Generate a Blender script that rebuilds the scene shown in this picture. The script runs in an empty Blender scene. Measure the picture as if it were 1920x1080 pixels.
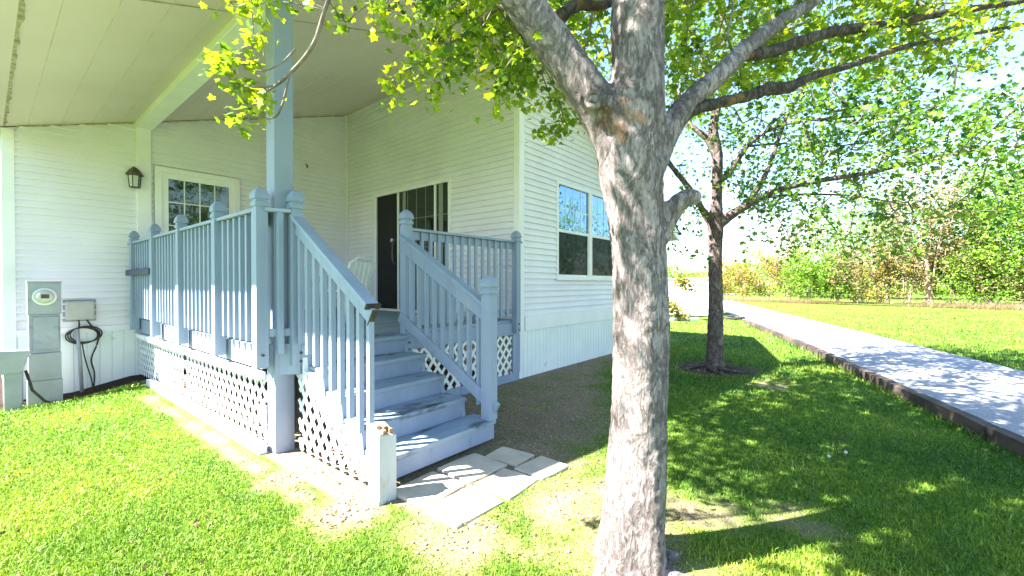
import bpy, math, random
import numpy as np
from mathutils import Vector
random.seed(7); rng = np.random.default_rng(11)
R = math.radians
scene = bpy.context.scene; col = scene.collection

# ------------------------------------------------------------------ camera, sky, sun, exposure
YAW, PITCH, F, CAM = 0.886, -0.0099, 811.0, np.array([-4.888, -3.858, 1.36])
cd = bpy.data.cameras.new('camera'); cam = bpy.data.objects.new('camera', cd); col.objects.link(cam)
cd.sensor_width = 36; cd.lens = 36 * F / 1920; cd.clip_end = 2000; cd.clip_start = 0.05
cam.location = CAM; cam.rotation_euler = (math.pi / 2 + PITCH, 0, -YAW); scene.camera = cam
SUN = Vector((-1, 0.70, 1.45)).normalized()
elev = math.asin(SUN.z); azim = math.atan2(SUN.x, SUN.y)
w = bpy.data.worlds.new("World"); scene.world = w; w.use_nodes = True
nt = w.node_tree; bg = nt.nodes['Background']
sky = nt.nodes.new('ShaderNodeTexSky'); sky.sky_type = 'NISHITA'; sky.sun_disc = False
sky.sun_elevation = elev; sky.sun_rotation = azim; sky.dust_density = 0.4; sky.ozone_density = 3.5; sky.air_density = 1.2
nt.links.new(sky.outputs[0], bg.inputs[0]); bg.inputs[1].default_value = 0.063
sl = bpy.data.lights.new('sun', 'SUN'); so = bpy.data.objects.new('sun', sl); col.objects.link(so)
sl.energy = 5.0; sl.angle = R(0.55); sl.color = (1, 0.95, 0.86)
so.rotation_euler = SUN.to_track_quat('Z', 'Y').to_euler(); so.location = (-10, 5, 15)
vs = scene.view_settings; vs.view_transform = 'Standard'; vs.look = 'None'; vs.gamma = 1; vs.use_curve_mapping = False
vs.exposure = 3.05

FW = np.array([math.sin(YAW), math.cos(YAW), 0]); RT = np.array([math.cos(YAW), -math.sin(YAW), 0])
def at(px, py, d):
    "point of the photographed place seen at (px, py) and d metres ahead of the camera"
    return CAM + d * FW + RT * (px - 960) / F * d + np.array([0, 0, (532 - py) / F * d])

# ------------------------------------------------------------------ helpers
def tag(o, label=None, cat=None, group=None, kind=None):
    if label: o['label'] = label
    if cat: o['category'] = cat
    if group: o['group'] = group
    if kind: o['kind'] = kind
    return o
def thing(name, loc, label, cat, group=None):
    o = bpy.data.objects.new(name, None); col.objects.link(o); o.location = loc; o.empty_display_size = .1
    o['_w'] = [float(v) for v in loc]
    return tag(o, label, cat, group)
def wloc(o): return np.array(list(o['_w'])) if (o is not None and '_w' in o) else np.zeros(3)

def mesh_obj(name, V, Fc, mat, parent=None, smooth=False, origin=None, attr=None):
    V = np.asarray(V, float).reshape(-1, 3)
    base = wloc(parent)
    org = base if origin is None else np.asarray(origin, float)
    me = bpy.data.meshes.new(name)
    if isinstance(Fc, np.ndarray):
        n, k = Fc.shape
        me.vertices.add(len(V)); me.vertices.foreach_set('co', (V - org).astype(np.float32).ravel())
        me.loops.add(n * k); me.loops.foreach_set('vertex_index', Fc.astype(np.int32).ravel())
        me.polygons.add(n); me.polygons.foreach_set('loop_start', (np.arange(n) * k).astype(np.int32))
        me.update(calc_edges=True)
    else:
        me.from_pydata((V - org).tolist(), [], Fc); me.update()
    if smooth: me.polygons.foreach_set('use_smooth', np.ones(len(me.polygons), bool))
    if attr is not None:
        for an, av in attr.items():
            a = me.attributes.new(an, 'FLOAT', 'POINT'); a.data.foreach_set('value', np.asarray(av, np.float32))
    if mat: me.materials.append(mat)
    o = bpy.data.objects.new(name, me); col.objects.link(o)
    o['_w'] = [float(v) for v in org]
    o.location = org - base
    if parent: o.parent = parent
    return o

class MB:
    def __init__(s): s.v = []; s.f = []
    def add(s, vs_, fs): n = len(s.v); s.v += [tuple(map(float, p)) for p in vs_]; s.f += [tuple(i + n for i in f) for f in fs]; return s
    def box(s, x0, x1, y0, y1, z0, z1):
        return s.add([(x0,y0,z0),(x1,y0,z0),(x1,y1,z0),(x0,y1,z0),(x0,y0,z1),(x1,y0,z1),(x1,y1,z1),(x0,y1,z1)],
              [(0,3,2,1),(4,5,6,7),(0,1,5,4),(1,2,6,5),(2,3,7,6),(3,0,4,7)])
    def cbox(s, c, h): return s.box(c[0]-h[0],c[0]+h[0],c[1]-h[1],c[1]+h[1],c[2]-h[2],c[2]+h[2])
    def beam(s, a, b, wu, hu, up=(0,0,1)):
        "bar from a to b, section wu across and hu along up"
        a = np.array(a, float); b = np.array(b, float); d = b - a; d /= np.linalg.norm(d)
        u = np.array(up, float); sd = np.cross(d, u); sd /= np.linalg.norm(sd); u2 = np.cross(sd, d)
        P = []
        for p in (a, b):
            for (i, j) in ((-1,-1),(1,-1),(1,1),(-1,1)): P.append(p + sd*i*wu/2 + u2*j*hu/2)
        return s.add(P, [(0,1,2,3),(7,6,5,4),(0,4,5,1),(1,5,6,2),(2,6,7,3),(3,7,4,0)])
    def prism(s, poly, ax, t0, t1):
        "extrude a polygon given in the two other axes along axis ax"
        def mk(p, t):
            return (t, p[0], p[1]) if ax == 0 else (p[0], t, p[1]) if ax == 1 else (p[0], p[1], t)
        n = len(poly); P = [mk(p, t0) for p in poly] + [mk(p, t1) for p in poly]
        return s.add(P, [tuple(range(n)), tuple(range(2*n-1, n-1, -1))] + [(i, i+n, (i+1)%n+n, (i+1)%n) for i in range(n)])
    def sect(s, c, prof, n=4, rot=math.pi/4):
        "stack of n-gon sections: prof = [(z, half size)]"
        P = []
        for z, h in prof:
            rr = h * (math.sqrt(2) if n == 4 else 1)
            for k in range(n):
                a = rot + 2*math.pi*k/n; P.append((c[0]+rr*math.cos(a), c[1]+rr*math.sin(a), c[2]+z))
        fs = [tuple(range(n-1,-1,-1)), tuple(range((len(prof)-1)*n, len(prof)*n))]
        for i in range(len(prof)-1):
            for k in range(n):
                fs.append((i*n+k, i*n+(k+1)%n, (i+1)*n+(k+1)%n, (i+1)*n+k))
        return s.add(P, fs)
    def tube(s, pts, rad, n=8, cap=True):
        pts = [np.array(p, float) for p in pts]; P = []
        ref = np.array([0.13, 0.31, 0.94])
        for i, p in enumerate(pts):
            t = pts[min(i+1, len(pts)-1)] - pts[max(i-1, 0)]; t /= (np.linalg.norm(t) + 1e-9)
            a = np.cross(t, ref if abs(t @ ref) < .95 else np.array([1, 0, 0])); a /= np.linalg.norm(a); b = np.cross(t, a)
            r = rad[i] if hasattr(rad, '__len__') else rad
            for k in range(n):
                an = 2*math.pi*k/n; P.append(p + r*(math.cos(an)*a + math.sin(an)*b))
        fs = []
        for i in range(len(pts)-1):
            for k in range(n): fs.append((i*n+k, i*n+(k+1)%n, (i+1)*n+(k+1)%n, (i+1)*n+k))
        if cap: fs += [tuple(range(n-1,-1,-1)), tuple(range((len(pts)-1)*n, len(pts)*n))]
        return s.add(P, fs)
    def build(s, name, mat, parent=None, smooth=False, bevel=0, origin=None):
        o = mesh_obj(name, s.v, s.f, mat, parent, smooth, origin)
        if bevel:
            m = o.modifiers.new('bevel', 'BEVEL'); m.width = bevel; m.segments = 2; m.limit_method = 'ANGLE'; m.angle_limit = R(40)
        return o

def crom(pts, k=6):
    pts = np.array(pts, float); n = len(pts); out = []
    for i in range(n-1):
        p0 = pts[max(i-1,0)]; p1 = pts[i]; p2 = pts[i+1]; p3 = pts[min(i+2,n-1)]
        for j in range(k):
            t = j/k
            out.append(.5*((2*p1)+(-p0+p2)*t+(2*p0-5*p1+4*p2-p3)*t*t+(-p0+3*p1-3*p2+p3)*t**3))
    out.append(pts[-1]); return np.array(out)

_perm = np.random.default_rng(3).random((256, 256))
def vnoise(x, y, sc, off=0):
    x = np.asarray(x, float)/sc + 37.3 + off; y = np.asarray(y, float)/sc + 91.7 + off*1.7
    xi = np.floor(x).astype(int); yi = np.floor(y).astype(int); fx = x-xi; fy = y-yi
    fx = fx*fx*(3-2*fx); fy = fy*fy*(3-2*fy)
    g = lambda a, b: _perm[a % 256, b % 256]
    return (g(xi,yi)*(1-fx)+g(xi+1,yi)*fx)*(1-fy)+(g(xi,yi+1)*(1-fx)+g(xi+1,yi+1)*fx)*fy

# ------------------------------------------------------------------ materials
def mat(name, c1, c2=None, scale=5, rough=.6, bump=0, bscale=40, stretch=(1,1,1), c3=None, s3=1.5, t3=.6, spec=.4, detail=6, bdist=.01):
    m = bpy.data.materials.new(name); m.use_nodes = True; t = m.node_tree; b = t.nodes['Principled BSDF']
    b.inputs['Roughness'].default_value = rough; b.inputs['Specular IOR Level'].default_value = spec
    b.inputs['Base Color'].default_value = (*c1, 1)
    if c2 is None and not bump: return m
    tc = t.nodes.new('ShaderNodeTexCoord'); mp = t.nodes.new('ShaderNodeMapping'); mp.inputs['Scale'].default_value = stretch
    t.links.new(tc.outputs['Object'], mp.inputs[0])
    if c2 is not None:
        n = t.nodes.new('ShaderNodeTexNoise'); n.inputs['Scale'].default_value = scale; n.inputs['Detail'].default_value = detail
        t.links.new(mp.outputs[0], n.inputs['Vector'])
        r = t.nodes.new('ShaderNodeValToRGB'); r.color_ramp.elements[0].position = .35; r.color_ramp.elements[1].position = .65
        r.color_ramp.elements[0].color = (*c1, 1); r.color_ramp.elements[1].color = (*c2, 1)
        t.links.new(n.outputs['Fac'], r.inputs[0]); out = r.outputs[0]
        if c3 is not None:
            n2 = t.nodes.new('ShaderNodeTexNoise'); n2.inputs['Scale'].default_value = s3; n2.inputs['Detail'].default_value = 8
            n2.inputs['Roughness'].default_value = .65
            t.links.new(mp.outputs[0], n2.inputs['Vector'])
            r2 = t.nodes.new('ShaderNodeValToRGB'); r2.color_ramp.elements[0].position = t3; r2.color_ramp.elements[1].position = min(t3+.12, .99)
            t.links.new(n2.outputs['Fac'], r2.inputs[0])
            mx = t.nodes.new('ShaderNodeMix'); mx.data_type = 'RGBA'
            t.links.new(r2.outputs[0], mx.inputs['Factor']); t.links.new(out, mx.inputs['A']); mx.inputs['B'].default_value = (*c3, 1); out = mx.outputs['Result']
        t.links.new(out, b.inputs['Base Color'])
    if bump:
        n = t.nodes.new('ShaderNodeTexNoise'); n.inputs['Scale'].default_value = bscale; n.inputs['Detail'].default_value = 5
        t.links.new(mp.outputs[0], n.inputs['Vector'])
        bp = t.nodes.new('ShaderNodeBump'); bp.inputs['Strength'].default_value = bump; bp.inputs['Distance'].default_value = bdist
        t.links.new(n.outputs['Fac'], bp.inputs['Height']); t.links.new(bp.outputs[0], b.inputs['Normal'])
    return m
def leafmat(name, cols, trans, tw=.5):
    "leaf colour picked per leaf from the attribute v, part of the light passes through"
    m = bpy.data.materials.new(name); m.use_nodes = True; t = m.node_tree; t.nodes.clear()
    o = t.nodes.new('ShaderNodeOutputMaterial'); at_ = t.nodes.new('ShaderNodeAttribute'); at_.attribute_name = 'v'
    r = t.nodes.new('ShaderNodeValToRGB'); e = r.color_ramp.elements
    e[0].color = (*cols[0], 1); e[1].color = (*cols[-1], 1)
    for i, c in enumerate(cols[1:-1]): x = e.new((i+1)/(len(cols)-1)); x.color = (*c, 1)
    t.links.new(at_.outputs['Fac'], r.inputs[0])
    p = t.nodes.new('ShaderNodeBsdfPrincipled'); p.inputs['Roughness'].default_value = .5; p.inputs['Specular IOR Level'].default_value = .35
    t.links.new(r.outputs[0], p.inputs['Base Color'])
    tr = t.nodes.new('ShaderNodeBsdfTranslucent')
    mx0 = t.nodes.new('ShaderNodeMix'); mx0.data_type = 'RGBA'; mx0.blend_type = 'MULTIPLY'; mx0.inputs['Factor'].default_value = 1
    t.links.new(r.outputs[0], mx0.inputs['A']); mx0.inputs['B'].default_value = (*trans, 1)
    t.links.new(mx0.outputs['Result'], tr.inputs['Color'])
    mx = t.nodes.new('ShaderNodeMixShader'); mx.inputs[0].default_value = tw
    t.links.new(p.outputs[0], mx.inputs[1]); t.links.new(tr.outputs[0], mx.inputs[2]); t.links.new(mx.outputs[0], o.inputs[0])
    return m

M = {}
M['siding'] = mat('vinyl_siding', (.73,.685,.755), (.79,.755,.82), 1.3, .45, .05, 60)
M['trim'] = mat('white_trim', (.76,.725,.77), (.82,.785,.82), 3, .45, .04, 30)
M['skirt'] = mat('white_skirting', (.72,.76,.78), (.80,.82,.82), 2, .5, .05, 30, c3=(.45,.44,.40), s3=2.5, t3=.66)
M['ceil'] = mat('porch_ceiling', (.68,.575,.56), (.75,.64,.62), .8, .55, .04, 20, c3=(.42,.38,.28), s3=3, t3=.70)
M['dirty'] = mat('grimy_joint', (.25,.19,.13), (.5,.46,.38), 14, .8, .2, 60)
M['paint'] = mat('grey_blue_paint', (.225,.275,.385), (.275,.33,.44), 4, .6, .3, 60, stretch=(1,1,.15), c3=(.14,.16,.18), s3=9, t3=.62)
M['paintw'] = mat('worn_tread_paint', (.205,.262,.36), (.25,.315,.41), 4, .5, .15, 40, stretch=(.4,1,1), c3=(.030,.033,.040), s3=5, t3=.535)
M['post'] = mat('porch_post_paint', (.21,.25,.345), (.25,.29,.385), 2, .5, .06, 30)
M['lattice'] = mat('white_lattice', (.80,.80,.80), (.70,.71,.71), 9, .5, .05, 50)
M['rot'] = mat('rotten_wood', (.20,.085,.03), (.40,.27,.16), 14, .9, .6, 50, c3=(.12,.07,.04), s3=12, t3=.6)
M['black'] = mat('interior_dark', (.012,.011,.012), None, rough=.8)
M['dark'] = mat('dark_metal', (.05,.04,.035), (.10,.08,.06), 20, .5, .1, 60)
M['stalk'] = mat('flower_stalk', (.12,.2,.05))
M['navy'] = mat('navy_plastic', (.02,.035,.06), (.03,.05,.08), 10, .45)
M['grey'] = mat('grey_enamel', (.24,.26,.30), (.31,.33,.37), 4, .4, .05, 40, c3=(.17,.17,.17), s3=6, t3=.6)
M['beige'] = mat('beige_plastic', (.38,.37,.36), (.44,.43,.41), 5, .5, .05, 40)
M['cable'] = mat('black_cable', (.02,.02,.02), (.04,.035,.03), 20, .6)
M['resin'] = mat('white_resin', (.72,.73,.70), (.78,.78,.75), 3, .4)
M['glassl'] = mat('lamp_glass', (.55,.55,.5), (.45,.45,.4), 8, .15)
M['brass'] = mat('door_hardware', (.6,.6,.58), None, rough=.2)
M['soildark'] = mat('dark_mulch', (.035,.028,.022), (.10,.075,.055), 30, .95, 1, 60, c3=(.20,.16,.12), s3=40, t3=.6)
M['paver'] = mat('concrete_paver', (.42,.35,.29), (.52,.45,.38), 6, .85, .5, 80, c3=(.36,.31,.28), s3=9, t3=.6)
M['timber'] = mat('landscape_timber', (.04,.03,.028), (.11,.08,.065), 5, .9, .8, 30, stretch=(.3,1,1), c3=(.22,.16,.12), s3=6, t3=.62)
M['shingle'] = mat('asphalt_shingle', (.10,.09,.08), (.15,.14,.12), 20, .9, .5, 60)
M['pane'] = bpy.data.materials.new('window_glass')
def glass(m, dark, glo, tint, k=1.):
    m.use_nodes = True; t = m.node_tree; t.nodes.clear(); o = t.nodes.new('ShaderNodeOutputMaterial')
    d = t.nodes.new('ShaderNodeBsdfDiffuse'); d.inputs[0].default_value = (*dark, 1)
    g = t.nodes.new('ShaderNodeBsdfGlossy'); g.inputs[0].default_value = (*tint, 1); g.inputs[1].default_value = .02
    n = t.nodes.new('ShaderNodeTexNoise'); n.inputs['Scale'].default_value = 3.2; n.inputs['Detail'].default_value = 1
    bp = t.nodes.new('ShaderNodeBump'); bp.inputs['Strength'].default_value = .10; bp.inputs['Distance'].default_value = .05
    t.links.new(n.outputs['Fac'], bp.inputs['Height']); t.links.new(bp.outputs[0], g.inputs['Normal'])
    lw = t.nodes.new('ShaderNodeFresnel'); lw.inputs[0].default_value = 1.5
    ad = t.nodes.new('ShaderNodeMath'); ad.operation = 'ADD'; ad.inputs[1].default_value = glo; ad.use_clamp = True
    mk_ = t.nodes.new('ShaderNodeMath'); mk_.operation = 'MULTIPLY'; mk_.inputs[1].default_value = k
    t.links.new(lw.outputs[0], mk_.inputs[0]); t.links.new(mk_.outputs[0], ad.inputs[0])
    mx = t.nodes.new('ShaderNodeMixShader'); t.links.new(ad.outputs[0], mx.inputs[0])
    t.links.new(d.outputs[0], mx.inputs[1]); t.links.new(g.outputs[0], mx.inputs[2]); t.links.new(mx.outputs[0], o.inputs[0])
glass(M['pane'], (.02,.025,.03), .34, (.45,.68,1))
M['pane2'] = bpy.data.materials.new('screened_glass'); glass(M['pane2'], (.022,.028,.026), .008, (.8,.9,1), .15)
M['pane3'] = bpy.data.materials.new('door_glass'); glass(M['pane3'], (.03,.04,.022), .07, (.8,.9,.8), .5)
M['pane4'] = bpy.data.materials.new('dim_glass'); glass(M['pane4'], (.012,.014,.012), .02, (.8,.9,.85))

# bark
def bark(name, c1, c2, c3, bs=1.0, lich=None):
    m = bpy.data.materials.new(name); m.use_nodes = True; t = m.node_tree; b = t.nodes['Principled BSDF']
    b.inputs['Roughness'].default_value = .9; b.inputs['Specular IOR Level'].default_value = .2
    tc = t.nodes.new('ShaderNodeTexCoord'); mp = t.nodes.new('ShaderNodeMapping'); mp.inputs['Scale'].default_value = (1,1,.4)
    t.links.new(tc.outputs['Object'], mp.inputs[0])
    n = t.nodes.new('ShaderNodeTexNoise'); n.inputs['Scale'].default_value = 60*bs; n.inputs['Detail'].default_value = 10; n.inputs['Roughness'].default_value = .75
    t.links.new(mp.outputs[0], n.inputs['Vector'])
    r = t.nodes.new('ShaderNodeValToRGB'); e = r.color_ramp.elements; e[0].position = .33; e[0].color = (*c1,1); e[1].position = .62; e[1].color = (*c3,1)
    x = e.new(.47); x.color = (*c2,1)
    t.links.new(n.outputs['Fac'], r.inputs[0])
    n2 = t.nodes.new('ShaderNodeTexNoise'); n2.inputs['Scale'].default_value = 4; n2.inputs['Detail'].default_value = 4
    t.links.new(tc.outputs['Object'], n2.inputs['Vector'])
    mx = t.nodes.new('ShaderNodeMix'); mx.data_type = 'RGBA'; mx.blend_type = 'MULTIPLY'; mx.inputs['Factor'].default_value = .5
    r2 = t.nodes.new('ShaderNodeValToRGB'); r2.color_ramp.elements[0].position = .35; r2.color_ramp.elements[1].position = .65; r2.color_ramp.elements[0].color = (.45,.42,.38,1)
    t.links.new(n2.outputs['Fac'], r2.inputs[0]); t.links.new(r.outputs[0], mx.inputs['A']); t.links.new(r2.outputs[0], mx.inputs['B'])
    out = mx.outputs['Result']
    wv = t.nodes.new('ShaderNodeTexNoise'); wv.inputs['Scale'].default_value = 13*bs; wv.inputs['Detail'].default_value = 9; wv.inputs['Roughness'].default_value = .68; wv.inputs['Distortion'].default_value = .6
    mpw = t.nodes.new('ShaderNodeMapping'); mpw.inputs['Scale'].default_value = (1,1,.42); t.links.new(tc.outputs['Object'], mpw.inputs[0]); t.links.new(mpw.outputs[0], wv.inputs['Vector'])
    ab = t.nodes.new('ShaderNodeMath'); ab.operation = 'SUBTRACT'; ab.inputs[1].default_value = .5; t.links.new(wv.outputs['Fac'], ab.inputs[0])
    ab2 = t.nodes.new('ShaderNodeMath'); ab2.operation = 'ABSOLUTE'; t.links.new(ab.outputs[0], ab2.inputs[0])
    rc = t.nodes.new('ShaderNodeValToRGB'); rc.color_ramp.elements[0].position = .0; rc.color_ramp.elements[1].position = .03; rc.color_ramp.elements[0].color = (.22,.18,.16,1)
    t.links.new(ab2.outputs[0], rc.inputs[0])
    mc = t.nodes.new('ShaderNodeMix'); mc.data_type = 'RGBA'; mc.blend_type = 'MULTIPLY'; mc.inputs['Factor'].default_value = .42
    t.links.new(out, mc.inputs['A']); t.links.new(rc.outputs[0], mc.inputs['B']); out = mc.outputs['Result']
    if lich:
        n3 = t.nodes.new('ShaderNodeTexNoise'); n3.inputs['Scale'].default_value = 9; n3.inputs['Detail'].default_value = 6
        t.links.new(tc.outputs['Object'], n3.inputs['Vector'])
        r3 = t.nodes.new('ShaderNodeValToRGB'); r3.color_ramp.elements[0].position = .58; r3.color_ramp.elements[1].position = .66
        t.links.new(n3.outputs['Fac'], r3.inputs[0])
        m3 = t.nodes.new('ShaderNodeMix'); m3.data_type = 'RGBA'; t.links.new(r3.outputs[0], m3.inputs['Factor']); t.links.new(out, m3.inputs['A']); m3.inputs['B'].default_value = (*lich,1)
        out = m3.outputs['Result']
    if name == 'grey_bark':
        gq = at(1158, 225, 1.95) - np.array([at(1190,1060,2.08)[0], at(1190,1060,2.08)[1], 0])
        vd = t.nodes.new('ShaderNodeVectorMath'); vd.operation = 'DISTANCE'; vd.inputs[1].default_value = tuple(gq)
        t.links.new(tc.outputs['Object'], vd.inputs[0])
        mr = t.nodes.new('ShaderNodeMapRange'); mr.inputs['From Min'].default_value = .06; mr.inputs['From Max'].default_value = .24; mr.inputs['To Min'].default_value = .50; mr.inputs['To Max'].default_value = 0
        t.links.new(vd.outputs['Value'], mr.inputs['Value'])
        n4 = t.nodes.new('ShaderNodeTexNoise'); n4.inputs['Scale'].default_value = 14; n4.inputs['Detail'].default_value = 6; t.links.new(tc.outputs['Object'], n4.inputs['Vector'])
        s4 = t.nodes.new('ShaderNodeMath'); s4.operation = 'ADD'; t.links.new(mr.outputs[0], s4.inputs[0]); t.links.new(n4.outputs['Fac'], s4.inputs[1])
        r4 = t.nodes.new('ShaderNodeValToRGB'); r4.color_ramp.elements[0].position = .92; r4.color_ramp.elements[1].position = 1.05 if False else 1.0
        t.links.new(s4.outputs[0], r4.inputs[0])
        m4 = t.nodes.new('ShaderNodeMix'); m4.data_type = 'RGBA'; t.links.new(r4.outputs[0], m4.inputs['Factor']); t.links.new(out, m4.inputs['A']); r4.color_ramp.elements[1].color = (.7,.7,.7,1); mo = t.nodes.new('ShaderNodeMix'); mo.data_type = 'RGBA'; mo.blend_type = 'MULTIPLY'; mo.inputs['Factor'].default_value = 1; t.links.new(out, mo.inputs['A']); mo.inputs['B'].default_value = (.95,.62,.28,1); t.links.new(mo.outputs['Result'], m4.inputs['B'])
        out = m4.outputs['Result']
    t.links.new(out, b.inputs['Base Color'])
    v = t.nodes.new('ShaderNodeTexVoronoi'); v.feature = 'DISTANCE_TO_EDGE'; v.inputs['Scale'].default_value = 26*bs
    mp2 = t.nodes.new('ShaderNodeMapping'); mp2.inputs['Scale'].default_value = (1,1,.3); 
    dn = t.nodes.new('ShaderNodeMix'); dn.data_type = 'VECTOR'; dn.inputs['Factor'].default_value = .06
    t.links.new(tc.outputs['Object'], dn.inputs['A']); t.links.new(n2.outputs['Color'], dn.inputs['B'])
    t.links.new(dn.outputs['Result'], mp2.inputs[0]); t.links.new(mp2.outputs[0], v.inputs['Vector'])
    ad = t.nodes.new('ShaderNodeMath'); ad.operation = 'MULTIPLY_ADD'; ad.inputs[1].default_value = 1.2
    cl = t.nodes.new('ShaderNodeMath'); cl.operation = 'MINIMUM'; cl.inputs[1].default_value = .16
    t.links.new(v.outputs['Distance'], cl.inputs[0])
    cr2 = t.nodes.new('ShaderNodeMath'); cr2.operation = 'MINIMUM'; cr2.inputs[1].default_value = .05; t.links.new(ab2.outputs[0], cr2.inputs[0])
    cr3 = t.nodes.new('ShaderNodeMath'); cr3.operation = 'MULTIPLY_ADD'; cr3.inputs[1].default_value = 9.; t.links.new(cr2.outputs[0], cr3.inputs[0]); t.links.new(cl.outputs[0], cr3.inputs[2]); t.links.new(cr3.outputs[0], ad.inputs[0]); t.links.new(n.outputs['Fac'], ad.inputs[2])
    bp = t.nodes.new('ShaderNodeBump'); bp.inputs['Strength'].default_value = .95; bp.inputs['Distance'].default_value = .03
    t.links.new(ad.outputs[0], bp.inputs['Height']); t.links.new(bp.outputs[0], b.inputs['Normal'])
    return m
MOSS = True
M['bark'] = bark('grey_bark', (.15,.12,.118), (.35,.295,.29), (.50,.435,.435), 1)
M['barkb'] = bark('limb_bark', (.04,.03,.025), (.11,.09,.075), (.19,.16,.13), 1.3, lich=(.22,.13,.04))
M['bark2'] = bark('brown_bark', (.06,.045,.042), (.19,.145,.135), (.34,.265,.255), .8)
M['twig'] = mat('twig_bark', (.10,.075,.055), (.22,.18,.14), 14, .85)
M['twigp'] = mat('pale_twigs', (.30,.19,.15), (.38,.27,.22), 2, .9)
M['leaf'] = leafmat('young_leaf', [(.06,.13,.012),(.14,.24,.02),(.25,.36,.025),(.42,.46,.035)], (1.3,1.25,.5), .58)
M['leaf2'] = leafmat('mid_leaf', [(.03,.10,.015),(.07,.17,.02),(.13,.25,.02),(.22,.33,.03)], (1.2,1.2,.5), .45)
M['leafy'] = leafmat('yellow_brush_leaf', [(.26,.19,.03),(.33,.24,.04),(.22,.24,.03),(.36,.28,.07)], (1,1,.6), .35)
M['leafg'] = leafmat('fresh_brush_leaf', [(.07,.20,.015),(.13,.29,.02),(.22,.35,.03),(.10,.22,.02)], (1,1,.5), .35)
M['leafd'] = leafmat('tan_brush_leaf', [(.20,.13,.06),(.14,.17,.04),(.28,.19,.11),(.20,.21,.05)], (1,1,.7), .3)
M['straw'] = leafmat('dry_straw', [(.42,.32,.22),(.52,.42,.30),(.40,.36,.18),(.58,.48,.36)], (1,1,.8), .5)
M['deadleaf'] = leafmat('dead_leaf', [(.05,.03,.02),(.12,.07,.035),(.2,.13,.07)], (1,1,1), .1)
M['blade'] = leafmat('grass_blade', [(.03,.10,.015),(.11,.23,.022),(.23,.34,.032),(.42,.44,.08)], (1.1,1.1,.5), .25)

# ------------------------------------------------------------------ ground shape and soil pattern
def road_l(X): return np.interp(X, [-30,-6,.48,4.0,6.43,15.9,40], [-16,-7.2,-4.87,-3.66,-2.82,.75,9])
def road_r(X): return np.interp(X, [-30,-6,5.1,11.1,29,55], [-18.6,-9.9,-5.75,-3.55,3.1,12.5])
def gz(X, Y):
    X = np.asarray(X, float); Y = np.asarray(Y, float)
    z = (vnoise(X, Y, 1.1)-.5)*.035 + (vnoise(X, Y, .3, 5)-.5)*.012
    dip = np.clip((Y-3.0)/1.2, 0, 1)*np.clip((-3.4-X)/.7, 0, 1)
    z = z - .14*dip
    near = np.exp(-((X+2.88)**2+(Y+2.99)**2)/.12); z = z + .05*near
    inside = ((X > -3.7) & (Y > -1.75) & (Y < 5)) ; z = np.where(inside, np.minimum(z, -.008), z)
    rd = (Y < road_l(X)+.25) & (Y > road_r(X)-.1) & (X < 60); z = np.where(rd, -.03, z)
    return z
def soil(X, Y):
    "0 turf .. 1 bare soil"
    X = np.asarray(X, float); Y = np.asarray(Y, float)
    n = vnoise(X, Y, .22)*.6 + vnoise(X, Y, .07, 3)*.4
    lim = np.interp(X, [-3.2,-2.5,-2,-1,.5,2,5], [-1.8,-2.1,-2.15,-1.9,-1.0,-.45,-.2])
    s = np.clip((Y-lim)/.5+.5, 0, 1.)*(X > -3.3)*(X < 6)
    s = np.maximum(s*.95, 0)
    blob = lambda x, y, r, k=1.: k*np.clip(1.6-1.4*np.hypot(X-x, Y-y)/r, 0, 1)
    s = np.maximum(s, blob(-3.52,-1.45,.28)); s = np.maximum(s, blob(-3.55,-.7,.25,.9)); s = np.maximum(s, blob(-2.88,-2.99,.45,.8))
    s = np.maximum(s, blob(-3.3,-2.15,.4,.55)); s = np.maximum(s, blob(-2.6,-2.6,.5,.75)); s = np.maximum(s, blob(2.59,-1.98,.65,1.))
    s = np.maximum(s, blob(-2.2,-3.1,.3,.6)); s = np.maximum(s, blob(-1.0,-2.2,.3,.5)); s = np.maximum(s, blob(1.9,-2.9,.35,.6)); s = np.maximum(s, blob(-1.9,-3.6,.25,.5))
    s = np.maximum(s, np.clip(1-np.abs(X+3.62)/.12, 0, 1)*(Y > -1.6)*(Y < 3)*.7)
    s = np.maximum(s, np.clip((Y-4.0)/.15, 0, 1)*(X < -3.4)*(X > -7))
    s = np.maximum(s, ((X > -3.5)*(X < -2.1)*(Y > -1.4)*(Y < 5) + (X > -2.2)*(X < 5.2)*(Y > -.12)*(Y < 5) > 0)*1.)
    return np.clip(s*1.0 + (n-.5)*1.1*(s > .02)*(s < .99), 0, 1)

def grid(xs, ys):
    Xg, Yg = np.meshgrid(xs, ys, indexing='ij'); nx, ny = len(xs), len(ys)
    i = np.arange(nx-1)[:, None]*ny + np.arange(ny-1)[None]; i = i.ravel()
    return Xg.ravel(), Yg.ravel(), np.stack([i, i+ny, i+ny+1, i+1], 1)
xs = np.concatenate([[-400,-200,-100,-50,-25,-14], np.arange(-9,-6,.25), np.arange(-6,4,.05), np.arange(4,12,.2), np.arange(12,40,2), [60,100,200,400]])
ys = np.concatenate([[-400,-200,-100,-50,-25,-16], np.arange(-11,-6,.25), np.arange(-6,1.,.05), np.arange(1,5.5,.1), np.arange(5.5,20,1), [30,60,100,200,400]])
Xg, Yg, Fg = grid(xs, ys)
gm = bpy.data.materials.new('lawn_and_soil'); gm.use_nodes = True; t = gm.node_tree; b = t.nodes['Principled BSDF']; b.inputs['Roughness'].default_value = .95; b.inputs['Specular IOR Level'].default_value = .1
tc = t.nodes.new('ShaderNodeTexCoord')
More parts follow.
